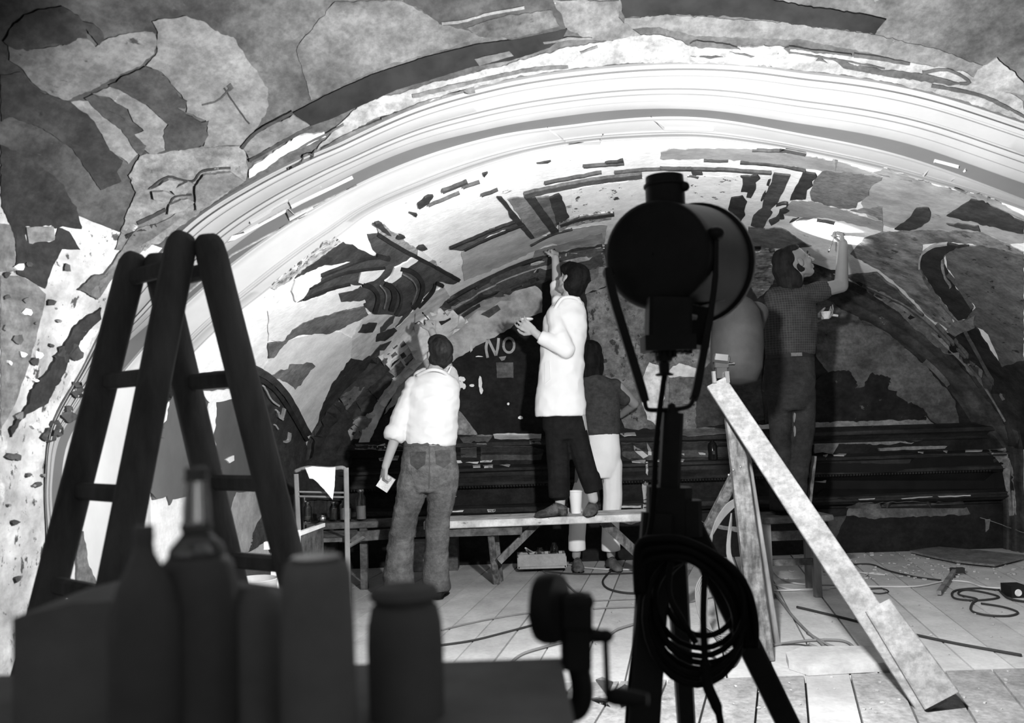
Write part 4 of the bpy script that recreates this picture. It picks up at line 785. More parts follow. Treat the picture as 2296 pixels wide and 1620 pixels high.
def jar(px, py, d, w, h, label, fill=.0, lid=True, m=None, z=None, group=None, name='glass_jar'):
    b = P(px, py, d); 
    if z is not None: b.z = z
    w, h = w/2, h; m = m or M_glass
    pr = [('body', [(.001, 0), (w*.9, 0), (w, .006), (w, h*.7), (w*.95, h*.78), (w*.62, h*.88), (w*.62, h*.99), (w*.55, h*.99), (w*.55, h*.88), (w*.88, h*.76), (w*.92, h*.7), (w*.92, .01), (.001, .008)], m)]
    if fill: pr.append(('contents', [(.001, .010), (w*.9, .012), (w*.9, h*fill), (.001, h*fill)], mat('jar_contents', .22, bump=0)))
    if lid: pr.append(('lid', [(w*.66, h*.97), (w*.70, h*.98), (w*.70, h*1.05), (w*.6, h*1.06), (.001, h*1.06)], M_steel))
    return lathe_thing(name, label, 'jar', b, pr, group)
zb = bz-.012
jar(810, 1160, 6.5, .075, .21, 'tall slim glass jar with metal lid, right end of the jars on the bench board', .5, z=zb)
jar(775, 1160, 6.5, .085, .15, 'wide glass jar on the bench board just left of the tall lidded jar', .6, z=zb, lid=False)
jar(748, 1160, 6.52, .06, .13, 'dark narrow jar on the bench board under the hanging cloth tip', .7, z=zb, m=M_mglass)
jar(723, 1160, 6.5, .07, .045, 'small open tin in the row of jars on the bench board', 0, lid=False, z=zb, m=M_steel, name='tin_can')
jar(690, 1160, 6.55, .06, .13, 'glass jar at the left end of the row of jars on the bench board', .3, z=zb)
# bucket and glass on the bench
bk = P(1292, 1150, 6.4); bk.z = bt
t = thing('white_bucket', 'white plastic beaker standing on the bench between the shoes of the coated man', 'bucket', bk)
mb = MB(); mb.lathe(bk, [(.001, 0), (.035, 0), (.048, .155), (.051, .157), (.051, .165), (.046, .165), (.034, .006), (.001, .006)], 28); obj('cup', mb, mat('white_plastic', .7, var=.03, bump=0, rough=.4), t, smooth=45)
gj = P(1263, 1153, 6.24); gj.z = bt
t = thing('drinking_glass', 'low drinking glass on the bench edge in front of the left shoe', 'glass', gj); mb = MB(); mb.lathe(gj, [(.001, 0), (.038, 0), (.042, .05), (.042, .062), (.039, .062), (.036, .006), (.001, .006)], 24); obj('bowl', mb, M_glass, t, smooth=45)
# bottle on the cornice
bb_ = P(1599, 1025, 7.28); zt = zat(1029); bb_.z = bpy.data.objects['trim_6'].data.vertices[1].co.z
bb_ = V((bb_.x, 7.29, z(1033)+.005))
mb = MB(); mb.lathe(bb_, [(.001, 0), (.036, 0), (.038, .01), (.038, .115), (.03, .135), (.014, .15), (.013, .18), (.016, .182), (.016, .19), (.001, .19)], 20)
t = thing('bottle', 'small dark bottle standing on the wall cornice left of the wooden tripod', 'bottle', bb_); obj('glass_body', mb, mat('black_glass', .008, bump=0, rough=.15), t, smooth=45)
mb = MB(); mb.box(bb_+V((0, -.04, .06)), (.02, .002, .03)); obj('label', mb, mat('dim_label', .05, bump=0), t)
# ---------------------------------------------------------------- tubular chair with cloth
MT = mat('painted_tube', .22, var=.2, rough=.4, bump=.05)
dC = 5.75; ch = thing('metal_chair', 'old tube-framed chair with curved back rails, draped with white cloth', 'chair', (P(720, 1200, dC).x, dC, 0))
g0 = P(778, 1055, dC-.05); g1 = P(665, 1060, dC+.02)
mb = MB(); mb.beam(P(776, 1048, dC-.05), V((P(779, 1250, dC-.05).x, dC-.05, 0)), .032, .02, fw, bev=.006); obj('back_post', mb, MT, ch)
mb = MB(); mb.beam(P(664, 1062, dC+.02), V((P(676, 1250, dC).x, dC, 0)), .03, .02, fw, bev=.006); obj('back_post', mb, MT, ch)
mb = MB(); mb.tube(spline([P(662, 1056, dC+.02), P(690, 1048, dC), P(740, 1050, dC-.02), P(768, 1048, dC-.04), P(777, 1056, dC-.05)], 5), .013); obj('top_rail', mb, MT, ch, smooth=True)
for yy in (1104, 1114):
    mb = MB(); mb.beam(P(672, yy-2, dC+.01), P(775, yy, dC-.05), .012, .014, fw, bev=.004); obj('back_slat', mb, MT, ch)
mb = MB(); mb.box((P(728, 1180, dC+.2).x, dC+.2, .44), (.36, .40, .025)); obj('seat', mb, M_wood2, ch)
for xx in (780, 690):
    mb = MB(); px_ = P(xx, 1200, dC+.36).x; mb.tube([(px_, dC+.36, .44), (px_, dC+.38, 0)], .013); obj('leg', mb, MT, ch, smooth=True)
mb = MB(); mb.beam(P(780, 1225, dC), P(815, 1205, dC+.4), .018, .02, fw); obj('stretcher', mb, MT, ch)
# cloth
mb = MB(); outl = [(684, 1048), (700, 1045), (730, 1047), (752, 1047), (750, 1085), (746, 1120), (736, 1108), (722, 1092), (708, 1078), (702, 1073), (694, 1072), (690, 1062)]
pts = [V(p) for p in jag(outl, .8, 5, 3)]; n0 = len(pts)
for yy in range(1052, 1116, 6):
    for xx in range(688, 752, 6):
        if inside(xx, yy, [(p.x, p.y) for p in pts[:n0]]): pts.append(V((xx, yy)))
ov, oe, of, *_ = delaunay_2d_cdt(pts, [(i, (i+1) % n0) for i in range(n0)], [list(range(n0))], 1, 1e-4)
fr = [P(v.x, v.y, dC-.085-.008*math.sin((v.x-v.y*.5)*.12)) for v in ov]; k = len(fr)
mb.v = fr+[p+V((0, .006, 0)) for p in fr]; mb.f = [tuple(f) for f in of]+[tuple(i+k for i in f)[::-1] for f in of]+[(i, (i+1) % n0, k+(i+1) % n0, k+i) for i in range(n0)]
M_cloth = mat('white_cloth', .8, var=.04, bump=.2, grime=False)
t = obj('cleaning_cloth', mb, M_cloth, smooth=80, origin=P(720, 1050, dC-.09), label='white cleaning cloth hanging in a point from the chair back', category='cloth')
# white crate left of the chair
cr = thing('crate', 'white-edged wooden crate standing on end between ladder and chair', 'crate', (P(660, 1300, 5.2).x, 5.2, 0))
def panel(nm, pts, th, m, parent, d=None):
    mb = MB(); A = [V(p) for p in pts]; n_ = (A[1]-A[0]).cross(A[2]-A[0]).normalized()
    if n_.y < 0: n_ = -n_
    mb.rings([A, [a+n_*th for a in A]]); return obj(nm, mb, m, parent)
MWB = mat('white_board', .75, var=.06)
c1x = P(603, 1200, 4.9).x; c2x = P(672, 1200, 5.2).x; c3x = P(724, 1180, 5.55).x
ztop = P(610, 1190, 4.95).z
panel('front_board', [(P(603, 1200, 4.95).x, 4.95, 0), (P(672, 1200, 4.95).x, 4.95, 0), (P(672, 1200, 4.95).x, 4.95, ztop), (P(608, 1200, 4.95).x, 4.95, ztop)], .025, MWB, cr)
zt2 = P(672, 1196, 4.98).z
panel('side_board', [(P(672, 1200, 4.98).x, 4.98, 0), (P(725, 1180, 5.5).x, 5.5, 0), (P(725, 1180, 5.5).x, 5.5, ztop-.02), (P(672, 1200, 4.98).x, 4.98, ztop-.02)], .02, M_wood2, cr)
mb = MB(); mb.beam(P(670, 1196, 4.96), P(725, 1176, 5.5), .022, .022); obj('edge_strip', mb, MWB, cr)
mb = MB(); mb.box(P(600, 1222, 4.93), (.03, .04, .04)); obj('end_cleat', mb, MWB, cr)
# metal pail left of the crate
pl_ = G(573, 1440); pl_ = V((P(572, 1300, 4.6).x, 4.6, 0)); t = thing('pail', 'round metal pail on the floor between the ladder legs', 'pail', pl_)
hz = P(572, 1298, 4.6).z
mb = MB(); mb.lathe(pl_, [(.001, 0), (.085, 0), (.11, hz-.005), (.114, hz), (.11, hz+.004), (.105, hz-.004), (.08, .006), (.001, .006)], 32); obj('shell', mb, mat('zinc', .42, var=.15, rough=.5, bump=.05), t, smooth=50)
# ---------------------------------------------------------------- platform under the fourth man
sp_ = thing('work_table', 'low dark wooden table at the right that the long-haired man stands on', 'table', (P(1770, 1300, 5.8).x, 5.85, 0))
wz = P(1780, 1152, 5.8).z; x0_, x1_ = P(1690, 1160, 5.8).x, P(1848, 1160, 5.8).x
mb = MB(); mb.beam((x0_, 5.8, wz-.02), (x1_, 5.86, wz-.02), .34, .04, bev=.01); obj('table_top', mb, M_wood2, sp_)
for x, y in ((x0_+.05, 5.70), (x1_-.1, 5.70), (x0_+.05, 5.95), (x1_-.06, 5.97)):
    mb = MB(); mb.beam((x, y, wz-.04), (x, y, 0), .045, .045, fw); obj('leg', mb, M_oldwood, sp_)
mb = MB(); mb.beam((x0_+.05, 5.7, .22), (x1_-.1, 5.7, .22), .03, .04); mb.beam((x0_+.05, 5.7, wz-.12), (x1_-.1, 5.7, wz-.12), .03, .06); obj('stretcher', mb, M_wood2, sp_)
mb = MB(); mb.beam(P(1826, 1022, 6.0), P(1812, 1150, 5.97), .022, .03, fw); obj('back_post', mb, M_wood2, sp_)
mb = MB(); mb.beam(P(1700, 1064, 6.02), P(1826, 1060, 6.02), .02, .03, fw); 
# ---------------------------------------------------------------- boxes under the bench
t = thing('tray', 'low pale wooden tray with small jars under the bench', 'tray', (P(1215, 1258, 6.95).x, 6.95, 0))
xa_, xb_ = P(1162, 1250, 6.85).x, P(1268, 1250, 6.85).x
zt_ = P(1215, 1243, 6.85).z
mb = MB(); mb.box(((xa_+xb_)/2, 6.85, zt_/2+.03), (xb_-xa_, .015, zt_-.05)); obj('side', mb, mat('pale_board', .30), t)
mb = MB(); mb.box(((xa_+xb_)/2, 7.0, .045), (xb_-xa_, .3, .02)); obj('base', mb, mat('pale_board', .30), t)
mb = MB(); mb.box((xa_, 7.0, .08), (.015, .3, .08)); mb.box((xb_, 7.0, .08), (.015, .3, .08)); mb.box(((xa_+xb_)/2, 7.15, .08), (xb_-xa_, .015, .08)); obj('frame', mb, mat('pale_board', .30), t)
for i, (px, hh, lb) in enumerate(((1211, .12, 'small glass jar in the tray under the bench, left one'), (1243, .15, 'rounded glass jar in the tray under the bench, right one'))):
    jar(px, 1240, 7.0, .07, hh, lb, .4, z=.056, lid=False)
for i, (px, w, h, lb) in enumerate(((940, .12, .11, 'grey box on the floor against the wall, behind the jeans of the first man'), (1000, .10, .12, 'dark box on the floor right of the grey box behind the jeans'))):
    b_0 = V((P(px, 1250, 7.2).x, 7.2, 0)); t = thing('carton', lb, 'box', b_0); mb = MB(); mb.box(b_0+V((0, 0, h)), (w*2, .2, h*2)); obj('side_walls', mb, T26 if i == 0 else T8, t); mb = MB(); mb.box(b_0+V((0, 0, h*2+.004)), (w*2+.01, .21, .008)); obj('lid', mb, T26 if i == 0 else T8, t)
# ---------------------------------------------------------------- loose boards, cables and tools on the floor
mb = MB(); pts = [G(1768, 1476, .03), G(1815, 1452, .03), G(2010, 1468, .03), G(2010, 1488, .03), G(1815, 1500, .03)]
pts = [G(1762, 1462, .04), G(1800, 1448, .04), G(2035, 1446, .04), G(2035, 1482, .04), G(1812, 1494, .04), G(1768, 1480, .04)]
mb.rings([[V(p) for p in pts], [V((p.x, p.y, .001)) for p in pts]]); 
o = obj('loose_board', mb, mat('loose_board_wood', .40, var=.15, scale=4, bump=.2), origin=G(1880, 1480), label='thick loose board with cut corner lying across the floor planks', category='board')
for nm_, lb, pl, zz in (('plywood_sheet', 'curled sheet of thin board with debris on the floor at the right wall', (L_((1310,1285),(1500,1330),(1700,1370),(1900,1392),(2040,1405),(2296,1340),(2296,1320),(1900,1280),(1560,1250),(1400,1270))), .03),):
    pts = [G(x, y, zz) for x, y in pl]; mb = MB(); mb.rings([pts, [p-V((0, 0, .015)) for p in pts]]); obj(nm_, mb, T16, origin=pts[0], label=lb, category='board')
def cord(name, label, pts, r, m, cat='cable', group=None, k=6):
    P3 = spline([G(x, y, r+(zz if zz else 0)) for x, y, *z_ in pts for zz in [z_[0] if z_ else 0]], k); mb = MB(); mb.tube(P3, r, 7)
    pr = dict(label=label, category=cat); 
    if group: pr['group'] = group
    return obj(name, mb, m, origin=G(pts[0][0], pts[0][1]), smooth=True, **pr)
MC1 = mat('dark_cord', .03, bump=0); MC2 = mat('light_cord', .42, bump=0); MC3 = mat('grey_cord', .14, bump=0)
cord('cable', 'light cord curving from the tray under the bench to the black stand', [(1178, 1228, .17), (1200, 1240, .09), (1240, 1255), (1300, 1270), (1370, 1276), (1430, 1276), (1500, 1276)], .007, MC2)
cord('cable', 'grey cord snaking in front of the tray toward the hand-cranked grinder', [(1180, 1232, .17), (1200, 1262), (1225, 1285), (1260, 1300), (1295, 1330), (1325, 1345)], .006, MC3)
cord('cable', 'dark cord running straight along the floor beneath the bench', [(1210, 1278), (1260, 1284), (1330, 1286), (1420, 1284), (1480, 1280)], .006, MC1)
cord('cable', 'short dark loop of cord right of the bench middle, beside a gap in the planks', [(1372, 1277), (1352, 1300), (1362, 1318), (1400, 1328), (1440, 1328), (1450, 1318)], .007, MC1)
cord('cable', 'pair of thin cords crossing the floor behind the stand, far one', [(1330, 1346), (1380, 1344), (1460, 1340), (1530, 1330)], .004, MC3)
cord('cable', 'pair of thin cords crossing the floor behind the stand, near one', [(1330, 1364), (1380, 1361), (1460, 1358), (1540, 1350), (1600, 1338)], .005, MC3)
cord('cable', 'long cord crossing the floor behind the dark pots, upper one', [(990, 1412), (1060, 1395), (1140, 1380), (1200, 1372), (1280, 1362)], .005, MC3)
cord('cable', 'long dark cord crossing the floor behind the dark pots, lower one', [(985, 1446), (1060, 1435), (1140, 1415), (1210, 1397), (1300, 1380)], .006, MC1)
cord('cable', 'cord curving over the floor from the grinder to the black stand', [(1140, 1490), (1170, 1466), (1220, 1450), (1270, 1438), (1350, 1430), (1385, 1410), (1430, 1396)], .007, MC3)
cord('cable', 'thick double cord drooping from the wooden tripod to the loose board', [(1715, 1312, .02), (1745, 1340), (1775, 1378), (1810, 1415), (1840, 1440), (1856, 1460), (1845, 1455), (1815, 1444)], .008, MC3)
cord('cable', 'cord looped beside the double cord on the loose board', [(1722, 1448), (1770, 1440), (1830, 1434), (1890, 1436), (1915, 1452), (1900, 1456), (1860, 1446), (1810, 1418)], .007, MC3)
cord('cable', 'thin cord lying flat under the looped cord', [(1722, 1446), (1790, 1444), (1830, 1452), (1850, 1460), (1900, 1458)], .004, MC1)
cord('cable', 'long dark cord passing under the white plank to the right edge', [(1787, 1360), (1830, 1370), (1905, 1388), (1990, 1409), (2060, 1424), (2150, 1443), (2290, 1468)], .007, MC1)
cord('cable', 'light cord stretching across the right floor to the socket box', [(1700, 1324), (1780, 1322), (1850, 1318), (1930, 1314), (2050, 1314), (2120, 1302), (2170, 1304), (2210, 1316), (2280, 1318)], .006, MC2)
cord('cable', 'dark cord sagging across the right floor behind the light cord', [(1890, 1266), (1950, 1264), (1990, 1278), (2050, 1292), (2110, 1300)], .006, MC1)
cord('cable', 'pale frayed cord tangled behind the white plank', [(1875, 1252), (1895, 1262), (1920, 1280), (1960, 1286), (1985, 1288), (1950, 1284), (1930, 1304), (1925, 1314), (1905, 1300), (1882, 1265)], .006, MC2)
cord('cable', 'light cord curving under the low table, rear one', [(1730, 1275), (1750, 1295), (1790, 1308), (1860, 1310), (1900, 1312)], .006, MC2)
cord('cable', 'light cord curving under the low table, front one', [(1725, 1305), (1760, 1318), (1800, 1322), (1860, 1320)], .005, MC2)
cord('cable', 'small oval loop of dark wire on the right floor planks', [(1948, 1326), (1970, 1330), (1992, 1326), (1980, 1319), (1950, 1320), (1940, 1325), (1955, 1333)], .004, MC1)
cord('cable', 'large tangled coil of dark cord before the socket box', [(2240, 1322), (2190, 1318), (2140, 1324), (2140, 1340), (2190, 1345), (2240, 1338), (2200, 1326), (2160, 1322), (2150, 1332), (2190, 1342), (2180, 1352), (2178, 1368), (2210, 1378), (2260, 1380), (2282, 1372), (2250, 1360), (2200, 1352)], .006, MC1)
cord('cable', 'end of dark cord leaving the coil at the right edge', [(2240, 1322), (2260, 1340), (2296, 1348), (2330, 1350)], .007, MC1)
b0 = G(2275, 1335); t = thing('socket_box', 'black socket box with a round pale outlet on the floor at the right edge', 'socket', b0)
mb = MB(); mb.box(b0+V((0, 0, .035)), (.1, .12, .07)); obj('casing', mb, M_black2, t); mb = MB(); mb.lathe(b0+V((-.01, -.062, .03)), [(.001, -.006), (.018, -.006), (.022, 0)], 18, (0, 1, 0)); obj('outlet', mb, T60, t)
a, b = G(2105, 1328, .02), G(2140, 1278, .03); t = thing('hammer', 'dark hammer-like bar lying over the cords on the right floor', 'tool', a); mb = MB(); mb.beam(a, b, .028, .025, bev=.004); obj('handle', mb, M_oldwood, t); mb = MB(); mb.box(b+V((.02, 0, .0)), (.09, .035, .035)); obj('head', mb, M_black, t)
# white leaf-like scraps and a dark folded rag behind the grinder
t = thing('rag', 'crumpled grey rag on the floor planks behind the crank handle', 'rag', G(1380, 1560)); mb = MB()
for pl in (((1336, 1525, .0), (1362, 1560, 0), (1375, 1500, .08), (1350, 1508, .03)), ((1362, 1560, 0), (1400, 1552, .01), (1402, 1490, .12), (1385, 1535, .03)), ((1400, 1552, 0), (1418, 1555, 0), (1412, 1500, .10), (1402, 1488, .12)), ((1325, 1568, 0), (1360, 1575, 0), (1372, 1552, .04), (1345, 1552, .03))):
    pts = [G(x, y+zz*380, zz) for x, y, zz in pl]; mb.rings([pts, [p+V((0, .006, .004)) for p in pts]])
obj('folds', mb, T20, t)
rr = random.Random(21); mb = MB()
for i in range(420):
    x = rr.gauss(2070, 150); y = rr.uniform(1240, 1300)
    if rr.random() < .35: x, y = rr.uniform(1300, 2290), rr.uniform(1290, 1600)
    if y < 1236-(x-1148)*.02+10: continue
    g = G(x, y); s = rr.uniform(.003, .014) if y < 1310 else rr.uniform(.002, .007); mb.box(g+V((0, 0, s*.4)), (s*2, s*1.4, s*.8), Matrix.Rotation(rr.uniform(0, 3), 3, 'Z'))
obj('rubble', mb, T34, kind='stuff', label='chips of fallen plaster scattered over the floor planks', category='rubble')
# ---------------------------------------------------------------- dark foreground table
tz = P(1100, 1490, .95).z
ft = thing('foreground_table', 'dark tabletop in the very foreground carrying bottles and pots', 'table', (-.15, .8, 0))
xR = P(1262, 1500, .95).x
M_dk = mat('unlit_tabletop', .28, var=.2, bump=.1)
mb = MB(); mb.box(((xR-1.1)/2, .70, tz-.02), (xR+1.1, .54, .04)); obj('table_top', mb, M_dk, ft)
mb = MB(); mb.box(((xR-1.06)/2, .70, tz-.10), (xR+1.0, .48, .12)); obj('apron', mb, M_dk, ft)
for x, y in ((-1.02, .48), (xR-.05, .48), (-1.02, .93), (xR-.08, .93)):
    mb = MB(); mb.box((x, y, (tz-.04)/2), (.05, .05, tz-.04)); obj('leg', mb, M_dk, ft)
def base(px, d): return V((P(px, 1400, d).x, d, tz))
# box at the left with slanted lid
bx = thing('tool_case', 'dark tool case in the lower left corner of the foreground table', 'case', base(200, .86))
za = P(25, 1385, .78).z; zc = P(180, 1350, .78).z; x0_, x1_ = P(28, 1400, .78).x, P(625, 1400, .78).x
mb = MB(); A = [V((x0_, .78, tz)), V((x1_, .78, tz)), V((x1_, .78, zc-.02)), V((P(330, 1300, .8).x, .78, zc+.0)), V((P(190, 1300, .8).x, .78, zc)), V((x0_, .78, za))]
mb.rings([A, [a+V((0, .13, 0)) for a in A]]); obj('shell', mb, M_dk, bx)
mb = MB(); mb.box(((x0_+x1_)/2, .775, tz+.09), (.05, .012, .02)); obj('latch', mb, M_char, bx)
def px2m(w, d): return w/F*d
def turned(name, label, cat, px, d, prof_px, parts_m, zbot=None):
    """profile as (half-width px, y px)"""
    b = base(px, d); t = thing(name, label, cat, b)
    for nm, pr, m in prof_px:
        mb = MB(); mb.lathe(b, [(px2m(r, d), (P(px, y, d).z-tz) if y is not None else 0) for r, y in pr], 32); obj(nm, mb, m, t, smooth=50)
    return t
d_ = .74
M_bot = mat('glazed_dark_bottle', .16, var=.2, bump=0, rough=.22); M_bneck = glass('smoky_glass', .6)
turned('demijohn', 'long-necked dark demijohn with pale neck, tallest thing on the foreground table', 'bottle', 443, d_, [
    ('neck', [(24, 1075), (25, 1090), (30, 1140), (31, 1180), (1, 1180)][::-1], M_bneck), ('stopper', [(1, 1047), (23, 1047), (25, 1052), (24, 1068), (27, 1070), (27, 1078), (1, 1078)][::-1], M_bot),
    ('collar', [(1, 1172), (33, 1172), (35, 1180), (33, 1190), (1, 1190)][::-1], M_bot), ('shoulder', [(28, 1188), (40, 1205), (58, 1225), (62, 1245), (1, 1248)][::-1], M_bneck),
    ('body', [(60, 1243), (76, 1262), (90, 1310), (95, 1400), (95, None), (1, None)][::-1], M_bot)], None)
turned('flask', 'short-necked dark flask left of the demijohn', 'bottle', 325, .70, [
    ('neck', [(1, 1178), (20, 1178), (21, 1212), (19, 1215), (22, 1240), (40, 1275), (1, 1275)][::-1], M_bot), ('body', [(36, 1268), (58, 1310), (74, 1370), (76, 1450), (76, None), (1, None)][::-1], M_bot)], None)
turned('dark_canister', 'big round-shouldered dark canister right of the ladder foot', 'canister', 712, .72, [
    ('body', [(1, 1250), (50, 1252), (68, 1262), (76, 1290), (80, 1400), (84, None), (1, None)][::-1], M_dk), ('lid', [(1, 1244), (54, 1246), (58, 1256), (1, 1262)][::-1], M_bot)], None)
turned('clay_pot', 'dark tapering pot with rolled rim in front of the jeans', 'pot', 908, .80, [
    ('body', [(1, 1345), (60, 1345), (74, 1360), (82, 1400), (84, 1450), (82, None), (1, None)][::-1], mat('dark_clay', .2, bump=.05)), ('rim', [(1, 1330), (60, 1314), (72, 1318), (78, 1332), (72, 1342), (60, 1350), (1, 1352)][::-1], mat('dark_clay', .2))], None)
turned('dark_canister', 'low dark tin between the demijohn and the round-shouldered canister', 'canister', 570, .76, [
    ('body', [(1, 1345), (30, 1318), (60, 1345), (68, 1380), (68, None), (1, None)][::-1], M_dk), ('lid', [(1, 1312), (28, 1314), (30, 1322), (1, 1326)][::-1], M_dk)], None)
# hand-cranked grinder clamped to the table edge
gd = .95; gr = thing('hand_grinder', 'hand-cranked bench grinder clamped to the right edge of the foreground table', 'grinder', V((P(1280, 1490, gd).x, gd, tz)))
mb = MB(); mb.lathe(P(1232, 1362, gd-.01), [(.001, -.011), (.034, -.010), (.0365, -.004), (.0365, .006), (.034, .012), (.001, .013)], 36, V((1, -.42, .02))); obj('grinding_wheel', mb, M_black, gr, smooth=40)
mb = MB(); mb.tube([P(1184, 1383, gd), P(1240, 1372, gd)], .003); mb.ell(P(1200, 1384, gd), (.006, .004, .004)); obj('wheel_nut', mb, M_black, gr)
mb = MB(); mb.beam(P(1260, 1372, gd), P(1326, 1372, gd), .034, .038, bev=.006); mb.beam(P(1290, 1380, gd), P(1292, 1495, gd), .033, .03, fw, bev=.005, w1=.031); mb.ell(P(1295, 1350, gd), (.018, .018, .012)); obj('gear_housing', mb, M_black, gr)
mb = MB(); mb.tube([P(1318, 1422, gd), P(1356, 1426, gd)], [.008, .0065]); mb.ell(P(1357, 1425, gd), (.009, .008, .007)); mb.beam(P(1357, 1420, gd), P(1362, 1560, gd-.01), .006, .006, fw); obj('crank_arm', mb, M_black, gr, smooth=40)
mb = MB(); mb.tube([P(1358, 1562, gd-.01), P(1380, 1560, gd-.012), P(1420, 1566, gd-.015), P(1452, 1568, gd-.02)], [.006, .0095, .0085, .006], 14); obj('crank_handle', mb, M_black, gr, smooth=True)
mb = MB(); mb.tube(spline([P(1296, 1490, gd), P(1304, 1530, gd), P(1304, 1568, gd), P(1290, 1592, gd), P(1268, 1590, gd)], 5), .012); mb.tube([P(1268, 1548, gd), P(1268, 1680, gd)], .0045); obj('clamp', mb, M_black, gr, smooth=True)
# ================================================================ the four people
def skin(n, b): return mat(n, b, var=.06, scale=8, bump=.05, rough=.6)
M_hair = mat('black_hair', .008, var=.5, scale=30, stretch=(1, 1, .2), bump=.5, bscale=60, rough=.85)
M_hair1 = mat('dark_brown_hair', .02, var=.4, scale=30, stretch=(1, 1, .3), bump=.5, bscale=60, rough=.5)
def hand(mb, wrist, d, n, sgn=1, s=1.0, curl=(.5, .6, .4), thumb=.6, spread=.06):
    d = V(d).normalized(); n = V(n); n = (n-d*n.dot(d)).normalized(); a = d.cross(n).normalized()*sgn; wrist = V(wrist)
    kn = []
    for i in range(4):
        o = (-.032+.0215*i)*s; b = wrist+a*(o*.55)+d*.012*s; k = wrist+a*o+d*(.088-.006*abs(i-1.4))*s+n*.004*(1-abs(i-1.5)); kn.append(k)
        mb.cap(b, k, .0135*s, .0115*s)
    mb.ell(wrist+d*.045*s, (.036*s, .015*s, .05*s), Matrix((a, n, d)).transposed())
    for i, (k, L) in enumerate(zip(kn, (.068, .078, .074, .058))):
        dd = (d+a*((i-1.5)*spread)).normalized(); p = k; ang = 0
        for seg, (fr, c) in enumerate(zip((.45, .31, .27), curl)):
            ang += c*(1+.12*(i-1.5)); e = p+(dd*math.cos(ang)+n*math.sin(ang))*L*s*1.05*fr; mb.cap(p, e, (.0092-.0008*seg)*s, (.0086-.0010*seg)*s, 10); p = e
    t0 = wrist-a*.026*s+d*.018*s; t1 = t0+(-a*.75+d*.65+n*.35*thumb).normalized()*.042*s; t2 = t1+(-a*.25+d*.9+n*.6*thumb).normalized()*.034*s; t3 = t2+(d*.9+n*.9*thumb+a*.1).normalized()*.024*s
    mb.cap(t0, t1, .014*s, .0115*s); mb.cap(t1, t2, .011*s, .0098*s); mb.cap(t2, t3, .0095*s, .008*s)
def head(mb, c, fwd, upv, s=1.0, nose=1.0):
    """skull, face, ears; c = head centre, fwd = where the face looks"""
    f = V(fwd).normalized(); u = V(upv); u = (u-f*u.dot(f)).normalized(); r = f.cross(u); M = Matrix((r, f, u)).transposed(); c = V(c)
    at = lambda x, y, z: c+M@V((x*s, y*s, z*s))
    mb.ell(at(0, -.012, .028), (.074*s, .093*s, .088*s), M); mb.ell(at(0, .03, -.03), (.060*s, .062*s, .078*s), M)
    mb.ell(at(0, .052, -.088), (.032*s, .032*s, .026*s), M); mb.cap(at(-.048, .0, -.062), at(-.02, .06, -.088), .022*s, .02*s); mb.cap(at(.048, .0, -.062), at(.02, .06, -.088), .022*s, .02*s)
    mb.cap(at(0, .088, .012), at(0, .113, -.026), .009*s, .014*s); mb.ell(at(-.010, .104, -.030), (.009*s, .009*s, .008*s), M); mb.ell(at(.010, .104, -.030), (.009*s, .009*s, .008*s), M)
    mb.cap(at(-.042, .074, .026), at(-.012, .086, .022), .010*s, .009*s); mb.cap(at(.042, .074, .026), at(.012, .086, .022), .010*s, .009*s)
    mb.cap(at(-.019, .088, -.054), at(.019, .088, -.054), .008*s, .008*s); mb.cap(at(-.016, .086, -.066), at(.016, .086, -.066), .0085*s, .0085*s)
    for sg in (-1, 1):
        mb.ell(at(sg*.040, .062, -.022), (.018*s, .022*s, .02*s), M); mb.ell(at(sg*.03, .071, .006), (.013*s, .012*s, .010*s), M)
        mb.ell(at(sg*.078, -.004, -.006), (.009*s, .018*s, .030*s), M); mb.ell(at(sg*.083, -.012, .006), (.006*s, .012*s, .018*s), M)
    return at, M
def neck(mb, a, b, r=.055): mb.cap(a, b, r*1.05, r)
def face_bits(t, at, M, s=1.0):
    mb = MB(); mb.ell(at(-.03, .080, .006), (.010*s,)*3); mb.ell(at(.03, .080, .006), (.010*s,)*3); obj('eyes', mb, mat('eye_white', .25, bump=0, rough=.3), t, smooth=True)
    mb = MB()
    for sg in (-1, 1): mb.ell(at(sg*.032, .089, .008), (.0055*s,)*3); mb.tube([at(sg*.046, .078, .010), at(sg*.032, .091, .014), at(sg*.018, .088, .010)], [.002, .003, .002], 6)
    obj('eyelids', mb, M_hair, t, smooth=True)
    mb = MB()
    for sg in (-1, 1): mb.tube([at(sg*.056, .070, .026), at(sg*.036, .088, .036), at(sg*.013, .096, .031)], [.004, .006, .004], 6)
    obj('eyebrows', mb, M_hair, t, smooth=True)
    mb = MB(); mb.tube([at(-.02, .094, -.060), at(0, .099, -.059), at(.02, .094, -.060)], [.001, .0025, .001], 6); obj('lips', mb, mat('lip', .08, bump=0), t, smooth=True)
